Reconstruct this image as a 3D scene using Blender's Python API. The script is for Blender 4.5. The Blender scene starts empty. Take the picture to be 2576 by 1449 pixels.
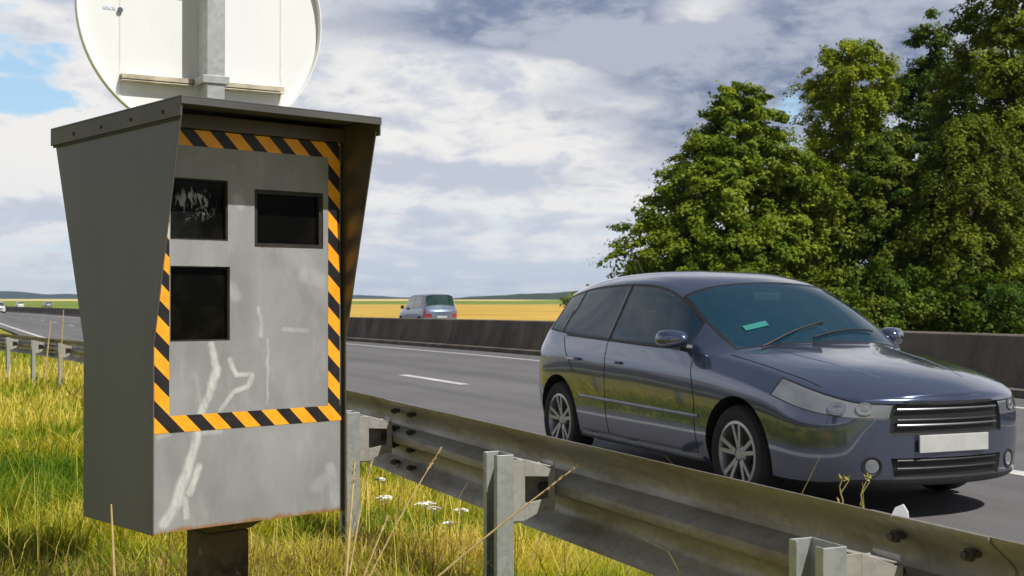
import bpy, bmesh, math, random
import numpy as np
from mathutils import Vector, Matrix
from mathutils.bvhtree import BVHTree

R = math.radians
random.seed(7)
rng = np.random.default_rng(11)
SC = bpy.context.scene
COL = SC.collection

# ------------------------------------------------------------------ camera, sky, sun, exposure
F_PX, CXP, HYP, CAMH = 3300.0, 1288.0, 750.0, 1.27
cam = bpy.data.cameras.new('camera')
cam.sensor_width = 36.0
cam.lens = F_PX / 2576.0 * 36.0
cam.clip_start = 0.05
cam.clip_end = 30000.0
camo = bpy.data.objects.new('camera', cam)
COL.objects.link(camo)
camo.location = (0, 0, CAMH)
camo.rotation_euler = (R(90) + math.atan((HYP - 724.5) / F_PX), 0, 0)
cam.dof.use_dof = True
cam.dof.focus_distance = 3.6
cam.dof.aperture_fstop = 18.0
SC.camera = camo

SUN_EL, SUN_AZ = 53.0, -40.0          # azimuth measured from +X towards +Y
sd = Vector((math.cos(R(SUN_EL)) * math.cos(R(SUN_AZ)), math.cos(R(SUN_EL)) * math.sin(R(SUN_AZ)), math.sin(R(SUN_EL))))
sun = bpy.data.lights.new('sun', 'SUN')
sun.energy = 5.0
sun.angle = R(0.5)
sun.color = (1.0, 0.965, 0.90)
suno = bpy.data.objects.new('sun', sun)
COL.objects.link(suno)
suno.rotation_euler = (-sd).to_track_quat('-Z', 'Y').to_euler()
suno.location = (20, -20, 40)

SC.view_settings.view_transform = 'Standard'
SC.view_settings.look = 'None'
SC.view_settings.exposure = 0.0
SC.view_settings.gamma = 1.0
SC.cycles.max_bounces = 7
SC.cycles.transparent_max_bounces = 8
SC.cycles.diffuse_bounces = 3
SC.cycles.glossy_bounces = 3


def pix(x, y, Y):
    """point at depth Y that the photograph shows at (x, y) of a 2576 px wide picture"""
    return Vector(((x - CXP) * Y / F_PX, Y, CAMH - (y - HYP) * Y / F_PX))


class NT:
    """little node-tree helper"""
    def __init__(s, tree):
        s.t = tree
        s.n = tree.nodes
        s.l = tree.links

    def new(s, typ, **kw):
        nd = s.n.new(typ)
        for k, v in kw.items():
            setattr(nd, k, v)
        return nd

    def put(s, sock, v):
        if isinstance(v, bpy.types.NodeSocket):
            s.l.new(v, sock)
        else:
            sock.default_value = v

    def math(s, op, a, b=0.0, c=None, clamp=False):
        nd = s.new('ShaderNodeMath', operation=op, use_clamp=clamp)
        s.put(nd.inputs[0], a)
        s.put(nd.inputs[1], b)
        if c is not None:
            s.put(nd.inputs[2], c)
        return nd.outputs[0]

    def vmath(s, op, a, b=None, scale=None):
        nd = s.new('ShaderNodeVectorMath', operation=op)
        s.put(nd.inputs[0], a)
        if b is not None:
            s.put(nd.inputs[1], b)
        if scale is not None:
            s.put(nd.inputs['Scale'], scale)
        return nd.outputs['Value'] if op in ('LENGTH', 'DOT_PRODUCT') else nd.outputs[0]

    def ramp(s, v, a, b, smooth=True):
        nd = s.new('ShaderNodeMapRange', interpolation_type='SMOOTHSTEP' if smooth else 'LINEAR', clamp=True)
        s.put(nd.inputs[0], v)
        nd.inputs[1].default_value = a
        nd.inputs[2].default_value = b
        return nd.outputs[0]

    def lin(s, v, a, b, c, d):
        nd = s.new('ShaderNodeMapRange', clamp=True)
        s.put(nd.inputs[0], v)
        for i, q in enumerate((a, b, c, d)):
            nd.inputs[i + 1].default_value = q
        return nd.outputs[0]

    def mix(s, f, a, b, mode='MIX'):
        nd = s.new('ShaderNodeMix', data_type='RGBA', blend_type=mode)
        s.put(nd.inputs[0], f)
        for sk, v in ((nd.inputs[6], a), (nd.inputs[7], b)):
            s.put(sk, v if isinstance(v, bpy.types.NodeSocket) else (*v, 1.0))
        return nd.outputs[2]

    def noise(s, vec, scale, detail=4.0, rough=0.55, dist=0.0):
        nd = s.new('ShaderNodeTexNoise')
        if vec is not None:
            s.l.new(vec, nd.inputs['Vector'])
        nd.inputs['Scale'].default_value = scale
        nd.inputs['Detail'].default_value = detail
        nd.inputs['Roughness'].default_value = rough
        nd.inputs['Distortion'].default_value = dist
        return nd.outputs['Fac']

    def mapping(s, vec, scale=(1, 1, 1), loc=(0, 0, 0), rot=(0, 0, 0)):
        nd = s.new('ShaderNodeMapping')
        s.l.new(vec, nd.inputs[0])
        nd.inputs['Scale'].default_value = scale
        nd.inputs['Location'].default_value = loc
        nd.inputs['Rotation'].default_value = rot
        return nd.outputs[0]


def build_world():
    w = bpy.data.worlds.new('World')
    SC.world = w
    w.use_nodes = True
    g = NT(w.node_tree)
    g.n.clear()
    out = g.new('ShaderNodeOutputWorld')
    bg = g.new('ShaderNodeBackground')
    bg.inputs['Strength'].default_value = 0.1
    sky = g.new('ShaderNodeTexSky', sky_type='NISHITA')
    sky.sun_disc = False
    sky.sun_elevation = R(SUN_EL)
    sky.sun_rotation = math.atan2(sd.x, sd.y)
    sky.air_density = 1.0
    sky.dust_density = 0.6
    sky.ozone_density = 2.0
    d = g.new('ShaderNodeTexCoord').outputs['Generated']
    sep = g.new('ShaderNodeSeparateXYZ')
    g.l.new(d, sep.inputs[0])
    zc = g.math('MAXIMUM', sep.outputs[2], 0.0)
    inv = g.math('DIVIDE', 1.0, g.math('ADD', zc, 0.10))
    com = g.new('ShaderNodeCombineXYZ')
    g.put(com.inputs[0], g.math('MULTIPLY', sep.outputs[0], inv))
    g.put(com.inputs[1], g.math('MULTIPLY', sep.outputs[1], inv))
    g.put(com.inputs[2], 0.0)
    P = com.outputs[0]
    n_big = g.noise(P, 0.9, 6.0, 0.58, 0.35)
    n_mid = g.noise(g.mapping(P, (1.5, 1.2, 1.0), (3.1, 1.7, 0)), 1.7, 6.0, 0.55, 0.25)
    n_fin = g.noise(g.mapping(d, (1.0, 1.0, 2.4)), 9.0, 6.0, 0.6, 0.3)

    def blob(x, y, wx, wy):
        """soft patch of sky round one direction, wide wx and high wy (radians)"""
        c = Vector(((x - CXP) / F_PX, 1.0, (HYP - y) / F_PX)).normalized()
        right = Vector((c.y, -c.x, 0)).normalized()
        up = right.cross(c)
        a = g.math('DIVIDE', g.vmath('DOT_PRODUCT', d, tuple(right)), wx)
        b = g.math('DIVIDE', g.vmath('SUBTRACT', d, tuple(c)) and g.vmath('DOT_PRODUCT', g.vmath('SUBTRACT', d, tuple(c)), tuple(up)), wy)
        r2 = g.math('ADD', g.math('MULTIPLY', a, a), g.math('MULTIPLY', b, b))
        f = g.math('GREATER_THAN', g.vmath('DOT_PRODUCT', d, tuple(c)), 0.0)
        return g.math('MULTIPLY', f, g.math('POWER', 2.718, g.math('MULTIPLY', r2, -1.0)))

    def total(lst):
        o = None
        for amp, *q in lst:
            v = g.math('MULTIPLY', blob(*q), amp)
            o = v if o is None else g.math('ADD', o, v)
        return o

    dark_bias = total([(0.66, 1500, 20, 0.16, 0.045), (0.56, 1880, 175, 0.12, 0.035), (0.40, 1560, 300, 0.13, 0.028),
                       (0.26, 2300, 120, 0.16, 0.07), (0.25, 1150, 60, 0.06, 0.02), (0.30, 1850, 330, 0.06, 0.03),
                       (-0.55, 1760, 40, 0.045, 0.022), (-0.4, 1250, 185, 0.12, 0.02), (-0.45, 1200, 345, 0.12, 0.02),
                       (-0.35, 1600, 260, 0.05, 0.012), (-0.5, 1300, 640, 0.3, 0.045), (-0.4, 80, 350, 0.06, 0.09), (0.1, 1350, 490, 0.2, 0.012)])
    blue_bias = total([(0.50, 90, 135, 0.05, 0.018), (0.50, 60, 250, 0.05, 0.018), (0.75, 1988, 262, 0.02, 0.026),
                       (0.22, 1330, 545, 0.07, 0.012), (0.18, 1000, 620, 0.07, 0.02), (0.3, 150, 640, 0.07, 0.03), (0.25, 1150, 560, 0.09, 0.010), (0.25, 1500, 600, 0.07, 0.010), (0.28, 20, 20, 0.05, 0.02),
                       (-0.3, 700, 150, 0.2, 0.1), (-0.4, 1500, 200, 0.18, 0.09)])
    n_xf = g.noise(g.mapping(d, (1.0, 1.0, 2.2)), 24.0, 5.0, 0.6, 0.4)

    def contrast(parts, bias):
        o = g.math('ADD', 0.5, bias)
        for n, k in parts:
            o = g.math('ADD', o, g.math('MULTIPLY', g.math('SUBTRACT', n, 0.5), k))
        return o
    puff_bias = total([(0.12, 1250, 350, 0.16, 0.05), (0.2, 60, 380, 0.08, 0.10), (0.2, 1760, 40, 0.05, 0.03), (-0.14, 1400, 430, 0.16, 0.02), (0.05, 1450, 600, 0.2, 0.03), (-0.2, 1250, 560, 0.12, 0.010), (0.12, 1350, 610, 0.08, 0.012), (-0.22, 1150, 455, 0.12, 0.010), (-0.2, 120, 520, 0.07, 0.012), (-0.2, 1450, 680, 0.14, 0.010), (-0.1, 200, 480, 0.05, 0.03)])
    dk = g.ramp(contrast(((n_mid, 1.3), (n_fin, 1.2), (n_xf, 0.5)), dark_bias), 0.56, 0.96)
    bl = g.ramp(contrast(((n_big, 1.0), (n_fin, 1.2), (n_xf, 0.9)), blue_bias), 0.70, 1.02)
    puff = g.ramp(contrast(((n_fin, 1.5), (n_mid, 0.8), (n_xf, 0.85)), puff_bias), 0.28, 0.72)
    white = g.mix(puff, (5.5, 5.9, 6.9), (9.0, 8.85, 8.65))
    grey = g.mix(puff, (1.95, 2.45, 3.75), (4.6, 4.95, 5.9))
    cloud = g.mix(dk, white, grey)
    blue = g.mix(0.65, g.mix(1.0, sky.outputs[0], (1.6, 1.6, 1.6), 'MULTIPLY'), (4.0, 6.4, 8.6))
    low = g.ramp(sep.outputs[2], 0.0, 0.11)
    colr = g.mix(bl, cloud, blue)
    haze = g.mix(g.math('MULTIPLY', puff, 0.5), (6.3, 7.1, 8.1), (8.3, 8.4, 8.5))
    colr = g.mix(g.math('MULTIPLY', g.math('SUBTRACT', 1.0, low), 0.7), colr, haze)
    # unseen sky overhead and behind the viewer is dimmed to weaken the ambient light
    top = g.ramp(sep.outputs[2], 0.24, 0.55)
    colr = g.mix(top, colr, g.mix(0.5, g.mix(1.0, colr, (0.36, 0.38, 0.42), 'MULTIPLY'), g.mix(1.0, sky.outputs[0], (0.9, 0.85, 0.8), 'MULTIPLY')))
    back = g.ramp(sep.outputs[1], 0.35, -0.35)
    colr = g.mix(back, colr, g.mix(1.0, colr, (0.55, 0.56, 0.60), 'MULTIPLY'))
    g.l.new(colr, bg.inputs['Color'])
    g.l.new(bg.outputs[0], out.inputs['Surface'])


build_world()


# ------------------------------------------------------------------ objects, meshes, materials
def tag(o, label=None, cat=None, group=None, kind=None):
    for k, v in (('label', label), ('category', cat), ('group', group), ('kind', kind)):
        if v:
            o[k] = v
    return o


def empty(name, loc=(0, 0, 0), rz=0.0, label=None, cat=None, group=None):
    o = bpy.data.objects.new(name, None)
    o.empty_display_size = 0.2
    COL.objects.link(o)
    o.location = loc
    o.rotation_euler = (0, 0, rz)
    return tag(o, label, cat, group)


class MB:
    def __init__(s):
        s.v, s.f, s.m = [], [], []

    def add(s, vs, fs, mi=0):
        b = len(s.v)
        s.v += [tuple(p) for p in vs]
        s.f += [tuple(i + b for i in f) for f in fs]
        s.m += [mi] * len(fs)
        return s

    def box(s, c, size, ax=None, mi=0):
        X, Y, Z = ax if ax else (Vector((1, 0, 0)), Vector((0, 1, 0)), Vector((0, 0, 1)))
        c = Vector(c)
        hx, hy, hz = (q / 2 for q in size)
        vs = [c + X * (i * hx) + Y * (j * hy) + Z * (k * hz) for k in (-1, 1) for j in (-1, 1) for i in (-1, 1)]
        return s.add(vs, [(0, 2, 3, 1), (4, 5, 7, 6), (0, 1, 5, 4), (2, 6, 7, 3), (0, 4, 6, 2), (1, 3, 7, 5)], mi)

    def prism(s, poly, vec, mi=0):
        n = len(poly)
        vec = Vector(vec)
        vs = [Vector(p) for p in poly] + [Vector(p) + vec for p in poly]
        fs = [tuple(range(n))[::-1], tuple(range(n, 2 * n))]
        fs += [(i, (i + 1) % n, n + (i + 1) % n, n + i) for i in range(n)]
        return s.add(vs, fs, mi)

    def tube(s, pts, rad, seg=8, cap=True, mi=0):
        pts = [Vector(p) for p in pts]
        n = len(pts)
        rr = rad if hasattr(rad, '__len__') else [rad] * n
        vs, fs = [], []
        up0 = None
        for i, p in enumerate(pts):
            t = (pts[min(i + 1, n - 1)] - pts[max(i - 1, 0)]).normalized()
            if up0 is None:
                up0 = Vector((0, 0, 1)) if abs(t.z) < 0.9 else Vector((1, 0, 0))
            a = t.cross(up0)
            if a.length < 1e-6:
                a = t.orthogonal()
            a.normalize()
            b = a.cross(t).normalized()
            up0 = b
            for k in range(seg):
                q = 2 * math.pi * k / seg
                vs.append(p + (a * math.cos(q) + b * math.sin(q)) * rr[i])
        for i in range(n - 1):
            for k in range(seg):
                k2 = (k + 1) % seg
                fs.append((i * seg + k, i * seg + k2, (i + 1) * seg + k2, (i + 1) * seg + k))
        if cap:
            fs.append(tuple(range(seg))[::-1])
            fs.append(tuple((n - 1) * seg + k for k in range(seg)))
        return s.add(vs, fs, mi)

    def lathe(s, prof, seg=32, origin=(0, 0, 0), axis='Y', mi=0, close=False):
        """prof: (radius, along) pairs"""
        o = Vector(origin)
        vs, fs = [], []
        n = len(prof)
        for k in range(seg):
            q = 2 * math.pi * k / seg
            for r, a in prof:
                if axis == 'Y':
                    vs.append(o + Vector((r * math.cos(q), a, r * math.sin(q))))
                else:
                    vs.append(o + Vector((r * math.cos(q), r * math.sin(q), a)))
        for k in range(seg):
            k2 = (k + 1) % seg
            for i in range(n - 1 + (1 if close else 0)):
                i2 = (i + 1) % n
                fs.append((k * n + i, k * n + i2, k2 * n + i2, k2 * n + i))
        return s.add(vs, fs, mi)

    def build(s, name, mats, parent=None, smooth=False, bevel=0.0, sharp=35, fix=True):
        me = bpy.data.meshes.new(name)
        me.from_pydata(s.v, [], s.f)
        mats = mats if isinstance(mats, (list, tuple)) else [mats]
        for m in mats:
            me.materials.append(m)
        if len(mats) > 1:
            me.polygons.foreach_set('material_index', s.m)
        if fix:
            bm = bmesh.new()
            bm.from_mesh(me)
            bmesh.ops.recalc_face_normals(bm, faces=bm.faces)
            bm.to_mesh(me)
            bm.free()
        if smooth:
            me.shade_smooth()
            me.set_sharp_from_angle(angle=R(sharp))
        me.update()
        o = bpy.data.objects.new(name, me)
        COL.objects.link(o)
        if parent:
            o.parent = parent
        if bevel:
            b = o.modifiers.new('bevel', 'BEVEL')
            b.width = bevel
            b.segments = 2
            b.limit_method = 'ANGLE'
        return o


def np_mesh(name, verts, faces, mat, parent=None, attr=None, smooth=False):
    """verts (n,3), faces (m,k) numpy; attr {name: per-face colour (m,3)}"""
    me = bpy.data.meshes.new(name)
    m, k = faces.shape
    me.vertices.add(len(verts))
    me.vertices.foreach_set('co', verts.astype(np.float32).ravel())
    me.loops.add(m * k)
    me.loops.foreach_set('vertex_index', faces.astype(np.int32).ravel())
    me.polygons.add(m)
    me.polygons.foreach_set('loop_start', np.arange(0, m * k, k, dtype=np.int32))
    if attr is not None:
        a = me.attributes.new('tint', 'FLOAT_COLOR', 'FACE')
        a.data.foreach_set('color', np.concatenate([attr, np.ones((m, 1))], 1).astype(np.float32).ravel())
    me.materials.append(mat)
    me.update(calc_edges=True)
    if smooth:
        me.shade_smooth()
    o = bpy.data.objects.new(name, me)
    COL.objects.link(o)
    if parent:
        o.parent = parent
    return o


def copy_tree(o, parent=None):
    c = o.copy()
    COL.objects.link(c)
    if parent:
        c.parent = parent
    for ch in list(o.children):
        copy_tree(ch, c)
    return c


def mat(name):
    m = bpy.data.materials.new(name)
    m.use_nodes = True
    g = NT(m.node_tree)
    b = g.n['Principled BSDF']
    return m, g, b


def simple(name, col, rough=0.5, metal=0.0, var=0.12, scale=8.0, bump=0.0, coat=0.0, spec=0.5, obj=True):
    m, g, b = mat(name)
    v = g.new('ShaderNodeTexCoord').outputs['Object']
    n = g.noise(v, scale, 6.0, 0.6)
    c = g.mix(g.ramp(n, 0.3, 0.7), tuple(q * (1 - var) for q in col), tuple(min(1, q * (1 + var)) for q in col))
    g.l.new(c, b.inputs['Base Color'])
    b.inputs['Roughness'].default_value = rough
    b.inputs['Metallic'].default_value = metal
    b.inputs['Specular IOR Level'].default_value = spec
    b.inputs['Coat Weight'].default_value = coat
    b.inputs['Coat Roughness'].default_value = 0.04
    if bump:
        bp = g.new('ShaderNodeBump')
        bp.inputs['Strength'].default_value = bump
        bp.inputs['Distance'].default_value = 0.01
        g.l.new(g.noise(v, scale * 6, 5.0), bp.inputs['Height'])
        g.l.new(bp.outputs[0], b.inputs['Normal'])
    return m


# road frame: s runs along the road away from the viewer, n across it to the far side
DV = Vector((-0.397, 0.918, 0)).normalized()
NV = Vector((DV.y, -DV.x, 0))
ZS = ([-60, 8, 20, 29, 44, 80, 144, 218, 400, 700, 1500, 3000, 9000], [0.0, 0, -.03, -.07, -.19, -.38, -.62, -.82, -1.3, -1.5, -1.6, -1.6, -1.6])


def zr(s):
    return float(np.interp(s, *ZS))


def bend(s):
    return -max(0.0, s - 105.0) ** 2 / 2800.0 if s < 500 else -(395.0 ** 2 / 2800.0) - (s - 500) * 0.141


def rp(s, n, z=0.0):
    p = DV * s + NV * (n + bend(s))
    return Vector((p.x, p.y, zr(s) + z))


# ------------------------------------------------------------------ setting: ground, fields, road
def asphalt_mat(name, base):
    m, g, b = mat(name)
    v = g.new('ShaderNodeTexCoord').outputs['Object']
    fine = g.noise(v, 60.0, 3.0, 0.7)
    spk = g.ramp(g.noise(v, 160.0, 2.0, 0.6), 0.58, 0.70)
    big = g.noise(g.mapping(v, (1, 1, 1), rot=(0, 0, -math.atan2(DV.y, DV.x))), 0.35, 5.0)
    # tyre-polished bands run along the lane
    st = g.noise(g.mapping(g.mapping(v, rot=(0, 0, -math.atan2(DV.y, DV.x))), (0.02, 1.6, 1)), 1.0, 4.0)
    c = g.mix(g.ramp(fine, 0.3, 0.7), tuple(q * 0.80 for q in base), tuple(q * 1.18 for q in base))
    c = g.mix(g.math('MULTIPLY', spk, 0.5), c, tuple(q * 2.2 for q in base))
    c = g.mix(g.ramp(big, 0.35, 0.7), c, g.mix(1.0, c, (0.86, 0.86, 0.88), 'MULTIPLY'))
    c = g.mix(g.ramp(st, 0.40, 0.68), c, g.mix(1.0, c, (0.76, 0.76, 0.77), 'MULTIPLY'))
    g.l.new(c, b.inputs['Base Color'])
    b.inputs['Roughness'].default_value = 0.85
    b.inputs['Specular IOR Level'].default_value = 0.35
    bp = g.new('ShaderNodeBump')
    bp.inputs['Strength'].default_value = 0.5
    bp.inputs['Distance'].default_value = 0.008
    g.l.new(g.noise(v, 110.0, 3.0, 0.7), bp.inputs['Height'])
    g.l.new(bp.outputs[0], b.inputs['Normal'])
    return m


def field_mat(name, c1, c2, sc, stripe=None, rot=0.0):
    m, g, b = mat(name)
    v = g.new('ShaderNodeTexCoord').outputs['Object']
    n = g.noise(v, sc, 6.0, 0.62)
    c = g.mix(g.ramp(n, 0.32, 0.68), c1, c2)
    if stripe:
        n2 = g.noise(g.mapping(v, stripe, rot=(0, 0, rot)), 1.0, 5.0, 0.6)
        c = g.mix(g.math('MULTIPLY', g.ramp(n2, 0.45, 0.7), 0.5), c, g.mix(1.0, c, (0.72, 0.66, 0.55), 'MULTIPLY'))
    g.l.new(c, b.inputs['Base Color'])
    b.inputs['Roughness'].default_value = 0.95
    b.inputs['Specular IOR Level'].default_value = 0.1
    return m


M_SOIL = field_mat('verge_soil', (0.18, 0.19, 0.022), (0.34, 0.29, 0.05), 3.0)
M_WHEAT = field_mat('ripe_wheat', (0.45, 0.275, 0.045), (0.60, 0.40, 0.09), 0.06, (0.004, 0.09, 1))
M_MEADOW = field_mat('green_crop', (0.12, 0.19, 0.025), (0.22, 0.27, 0.04), 0.01, (0.001, 0.02, 1))
M_PALE = field_mat('pale_stubble', (0.60, 0.46, 0.13), (0.72, 0.58, 0.22), 0.006, (0.001, 0.012, 1))
M_ASPH = asphalt_mat('asphalt', (0.150, 0.145, 0.145))


def verge_z(s):
    return float(np.interp(s, [-30, 2, 11, 20, 30, 60, 90], [0.08, 0.08, 0.05, -0.13, -0.14, -0.12, -0.05]))


def ground_z(s, n):
    z = zr(s)
    if n < 2.95:
        k = min(1.0, max(0.0, (2.95 - n) / 0.5))
        k2 = max(0.0, min(1.0, (-n - 8) / 40))
        z += -0.03 + k * (verge_z(s) + 0.03) * (1 - k2)
    elif n < 23.4:
        z -= 0.14
    else:
        z += 0.0
    return z


def build_ground():
    S = list(np.arange(-8, 40, 1.0)) + list(np.arange(40, 120, 4.0)) + list(np.arange(120, 700, 14.0)) + list(np.geomspace(700, 9000, 60))
    S = [-400, -150, -60, -25, -14] + S
    N = list(-np.geomspace(14, 5000, 26)[::-1]) + list(np.arange(-12, 2.4, 0.8)) + [2.4, 2.6, 2.8, 2.95, 3.1, 6, 9, 12, 14, 18, 22, 23.3, 23.5, 26, 30, 36, 44, 54] + list(np.geomspace(64, 6500, 60))
    zones = {'ground': M_SOIL, 'wheat_field': M_WHEAT, 'green_field': M_MEADOW, 'stubble_field': M_PALE}
    mbs = {k: ([], [], {}) for k in zones}
    pts = [[None] * len(N) for _ in S]
    for i, s in enumerate(S):
        for j, n in enumerate(N):
            p = DV * s + NV * (n + bend(s))
            pts[i][j] = Vector((p.x, p.y, ground_z(s, n)))
    for i in range(len(S) - 1):
        for j in range(len(N) - 1):
            c = (pts[i][j] + pts[i + 1][j + 1]) / 2
            n = (N[j] + N[j + 1]) / 2
            k = 'ground'
            if n > 30 and c.y > 40:
                az = c.x / c.y
                if c.y < 560 and az > -0.22:
                    k = 'wheat_field'
                elif c.y < 1350:
                    k = 'green_field'
                else:
                    k = 'stubble_field' if az < 0.02 else 'green_field'
            vs, fs, ix = mbs[k]
            q = []
            for a, b in ((i, j), (i + 1, j), (i + 1, j + 1), (i, j + 1)):
                if (a, b) not in ix:
                    ix[(a, b)] = len(vs)
                    vs.append(pts[a][b])
                q.append(ix[(a, b)])
            fs.append(tuple(q[::-1]))
    for k, (vs, fs, ix) in mbs.items():
        o = MB().add(vs, fs).build(k, zones[k], smooth=True, fix=False)
        tag(o, kind='structure')


build_ground()


def strip(name, m, n0, n1, s0, s1, z, step=2.0, kind='structure'):
    mb = MB()
    ss = [s0]
    while ss[-1] < s1:
        ss.append(min(s1, ss[-1] + (step if ss[-1] < 60 else step * 4)))
    vs = []
    for s in ss:
        vs += [rp(s, n0, z), rp(s, n1, z)]
    fs = [(2 * i, 2 * i + 1, 2 * i + 3, 2 * i + 2) for i in range(len(ss) - 1)]
    return tag(mb.add(vs, fs).build(name, m, fix=False), kind=kind)


strip('road', M_ASPH, 2.85, 12.75, -12, 620, 0.0)
strip('road', M_ASPH, 13.7, 23.3, -12, 620, 0.0)

m, g, b = mat('road_paint')
v = g.new('ShaderNodeTexCoord').outputs['Object']
wear = g.ramp(g.math('ADD', g.noise(v, 28.0, 5.0, 0.7), g.math('MULTIPLY', g.noise(v, 2.0, 3.0), 0.4)), 0.50, 0.80)
g.l.new(g.mix(g.math('MULTIPLY', wear, 0.6), (0.74, 0.73, 0.69), (0.22, 0.215, 0.21)), b.inputs['Base Color'])
b.inputs['Roughness'].default_value = 0.7
M_LINE = m
strip('edge_line', M_LINE, 3.35, 3.55, -12, 600, 0.004)
strip('edge_line', M_LINE, 11.43, 11.57, -12, 600, 0.004)
for k in range(-1, 32):
    strip('lane_dash', M_LINE, 7.06, 7.24, 18.3 + 13 * k, 21.2 + 13 * k, 0.004, 1.5)
for k in range(0, 10):
    strip('lane_dash', M_LINE, 18.4, 18.58, 20 + 13 * k, 23 + 13 * k, 0.004, 1.5)


def build_hills():
    def ridge(name, m, pts, Y0, depth, base):
        mb = MB()
        xs = np.linspace(pts[0][0], pts[-1][0], 140)
        ys = np.interp(xs, [p[0] for p in pts], [p[1] for p in pts])
        rows = [(0.0, 0.0), (0.25, 0.45), (0.5, 0.8), (0.75, 0.97), (1.0, 1.0), (1.5, 0.4), (1.8, 0.0)]
        nz = [sum(math.sin(x * f + ph) * a for f, ph, a in ((.021, 1, 1.0), (.047, 2, .6), (.11, 3, .35), (.23, 1.3, .25))) for x in xs]
        vs = []
        for x, y, w in zip(xs, ys, nz):
            for a, h in rows:
                Y = Y0 + depth * a
                top = CAMH + (HYP - y + w * 0.8) * (Y0 + depth) / F_PX
                vs.append(((x - CXP) * Y / F_PX, Y, base + (top - base) * h))
        nr = len(rows)
        fs = [(i * nr + j, (i + 1) * nr + j, (i + 1) * nr + j + 1, i * nr + j + 1) for i in range(len(xs) - 1) for j in range(nr - 1)]
        return tag(mb.add(vs, fs).build(name, m, smooth=True, sharp=180), kind='structure')

    def wood_mat(name, c1, c2, sc):
        m, g, b = mat(name)
        v = g.new('ShaderNodeTexCoord').outputs['Object']
        n = g.noise(g.mapping(v, (1, 0.5, 1.5)), sc, 6.0, 0.65)
        g.l.new(g.mix(g.ramp(n, 0.35, 0.65), c1, c2), b.inputs['Base Color'])
        b.inputs['Roughness'].default_value = 1.0
        b.inputs['Specular IOR Level'].default_value = 0.05
        return m
    far = wood_mat('far_woodland', (0.012, 0.022, 0.016), (0.022, 0.034, 0.020), 0.012)
    mid = wood_mat('mid_woodland', (0.012, 0.024, 0.010), (0.038, 0.058, 0.018), 0.03)
    ridge('hills', far, [(-1500, 736), (-300, 738), (-40, 734), (30, 733), (70, 735), (110, 741), (170, 738), (260, 742), (600, 744), (900, 743), (1000, 747), (1150, 750), (1400, 751)], 4300, 700, -12)
    ridge('hills', mid, [(1060, 756), (1150, 749), (1230, 745), (1300, 740), (1400, 735), (1480, 730), (1560, 724), (1700, 722), (2000, 715), (2600, 705)], 2500, 400, -6)


build_hills()

# ------------------------------------------------------------------ concrete median barrier
m, g, b = mat('dirty_concrete')
v = g.new('ShaderNodeTexCoord').outputs['Object']
n1 = g.noise(g.mapping(v, (1, 1, 0.45)), 1.1, 7.0, 0.65)
n2 = g.noise(v, 30.0, 5.0, 0.65)
c = g.mix(g.ramp(n1, 0.3, 0.72), (0.098, 0.080, 0.066), (0.205, 0.176, 0.145))
c = g.mix(g.math('MULTIPLY', g.ramp(n2, 0.45, 0.75), 0.5), c, (0.055, 0.045, 0.038))
g.l.new(c, b.inputs['Base Color'])
b.inputs['Roughness'].default_value = 0.9
b.inputs['Specular IOR Level'].default_value = 0.2
bp = g.new('ShaderNodeBump')
bp.inputs['Strength'].default_value = 0.4
bp.inputs['Distance'].default_value = 0.01
g.l.new(n2, bp.inputs['Height'])
g.l.new(bp.outputs[0], b.inputs['Normal'])
M_CONC = m


def barrier():
    prof = [(12.62, -0.14), (12.62, 0.10), (12.80, 0.13), (12.87, 0.33), (12.95, 0.78), (12.98, 0.80), (13.20, 0.80), (13.23, 0.78), (13.31, 0.33), (13.38, 0.13), (13.62, 0.10), (13.62, -0.14)]
    root = empty('concrete_barrier', rp(9, 13.1, 0), 0, 'long dark stained concrete median wall between the two carriageways', 'barrier')
    inv = Matrix.Translation(-root.location)
    s = -8.0
    while s < 600:
        L = 6.0 if s < 110 else 40.0
        mb = MB()
        nst = 2 if s < 110 else 4
        ss = [s + 0.012 + (L - 0.024) * i / nst for i in range(nst + 1)]
        vs = [inv @ rp(q, n, z) for q in ss for n, z in prof]
        k = len(prof)
        fs = [(i * k + j, i * k + (j + 1) % k, (i + 1) * k + (j + 1) % k, (i + 1) * k + j) for i in range(nst) for j in range(k)]
        fs += [tuple(range(k)), tuple(nst * k + j for j in range(k))[::-1]]
        mb.add(vs, fs)
        mb.build('wall_segment', M_CONC, root, smooth=True, sharp=25)
        s += L


barrier()

# ------------------------------------------------------------------ metals
def galv(name, base, dirt=0.3, dirtcol=(0.16, 0.12, 0.07), metal=0.55, rough=0.5, streak=(1, 1, 1)):
    m, g, b = mat(name)
    v = g.new('ShaderNodeTexCoord').outputs['Object']
    vor = g.new('ShaderNodeTexVoronoi')
    vor.inputs['Scale'].default_value = 55.0
    g.l.new(v, vor.inputs['Vector'])
    sp = g.new('ShaderNodeSeparateColor')
    g.l.new(vor.outputs['Color'], sp.inputs[0])
    c = g.mix(sp.outputs[0], tuple(q * 0.88 for q in base), tuple(q * 1.08 for q in base))
    n = g.noise(g.mapping(v, streak), 5.0, 7.0, 0.65)
    f = g.math('MULTIPLY', g.ramp(n, 0.42, 0.72), dirt)
    c = g.mix(f, c, dirtcol)
    g.l.new(c, b.inputs['Base Color'])
    b.inputs['Metallic'].default_value = metal
    g.l.new(g.lin(n, 0.3, 0.7, rough - 0.1, rough + 0.18), b.inputs['Roughness'])
    return m


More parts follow.
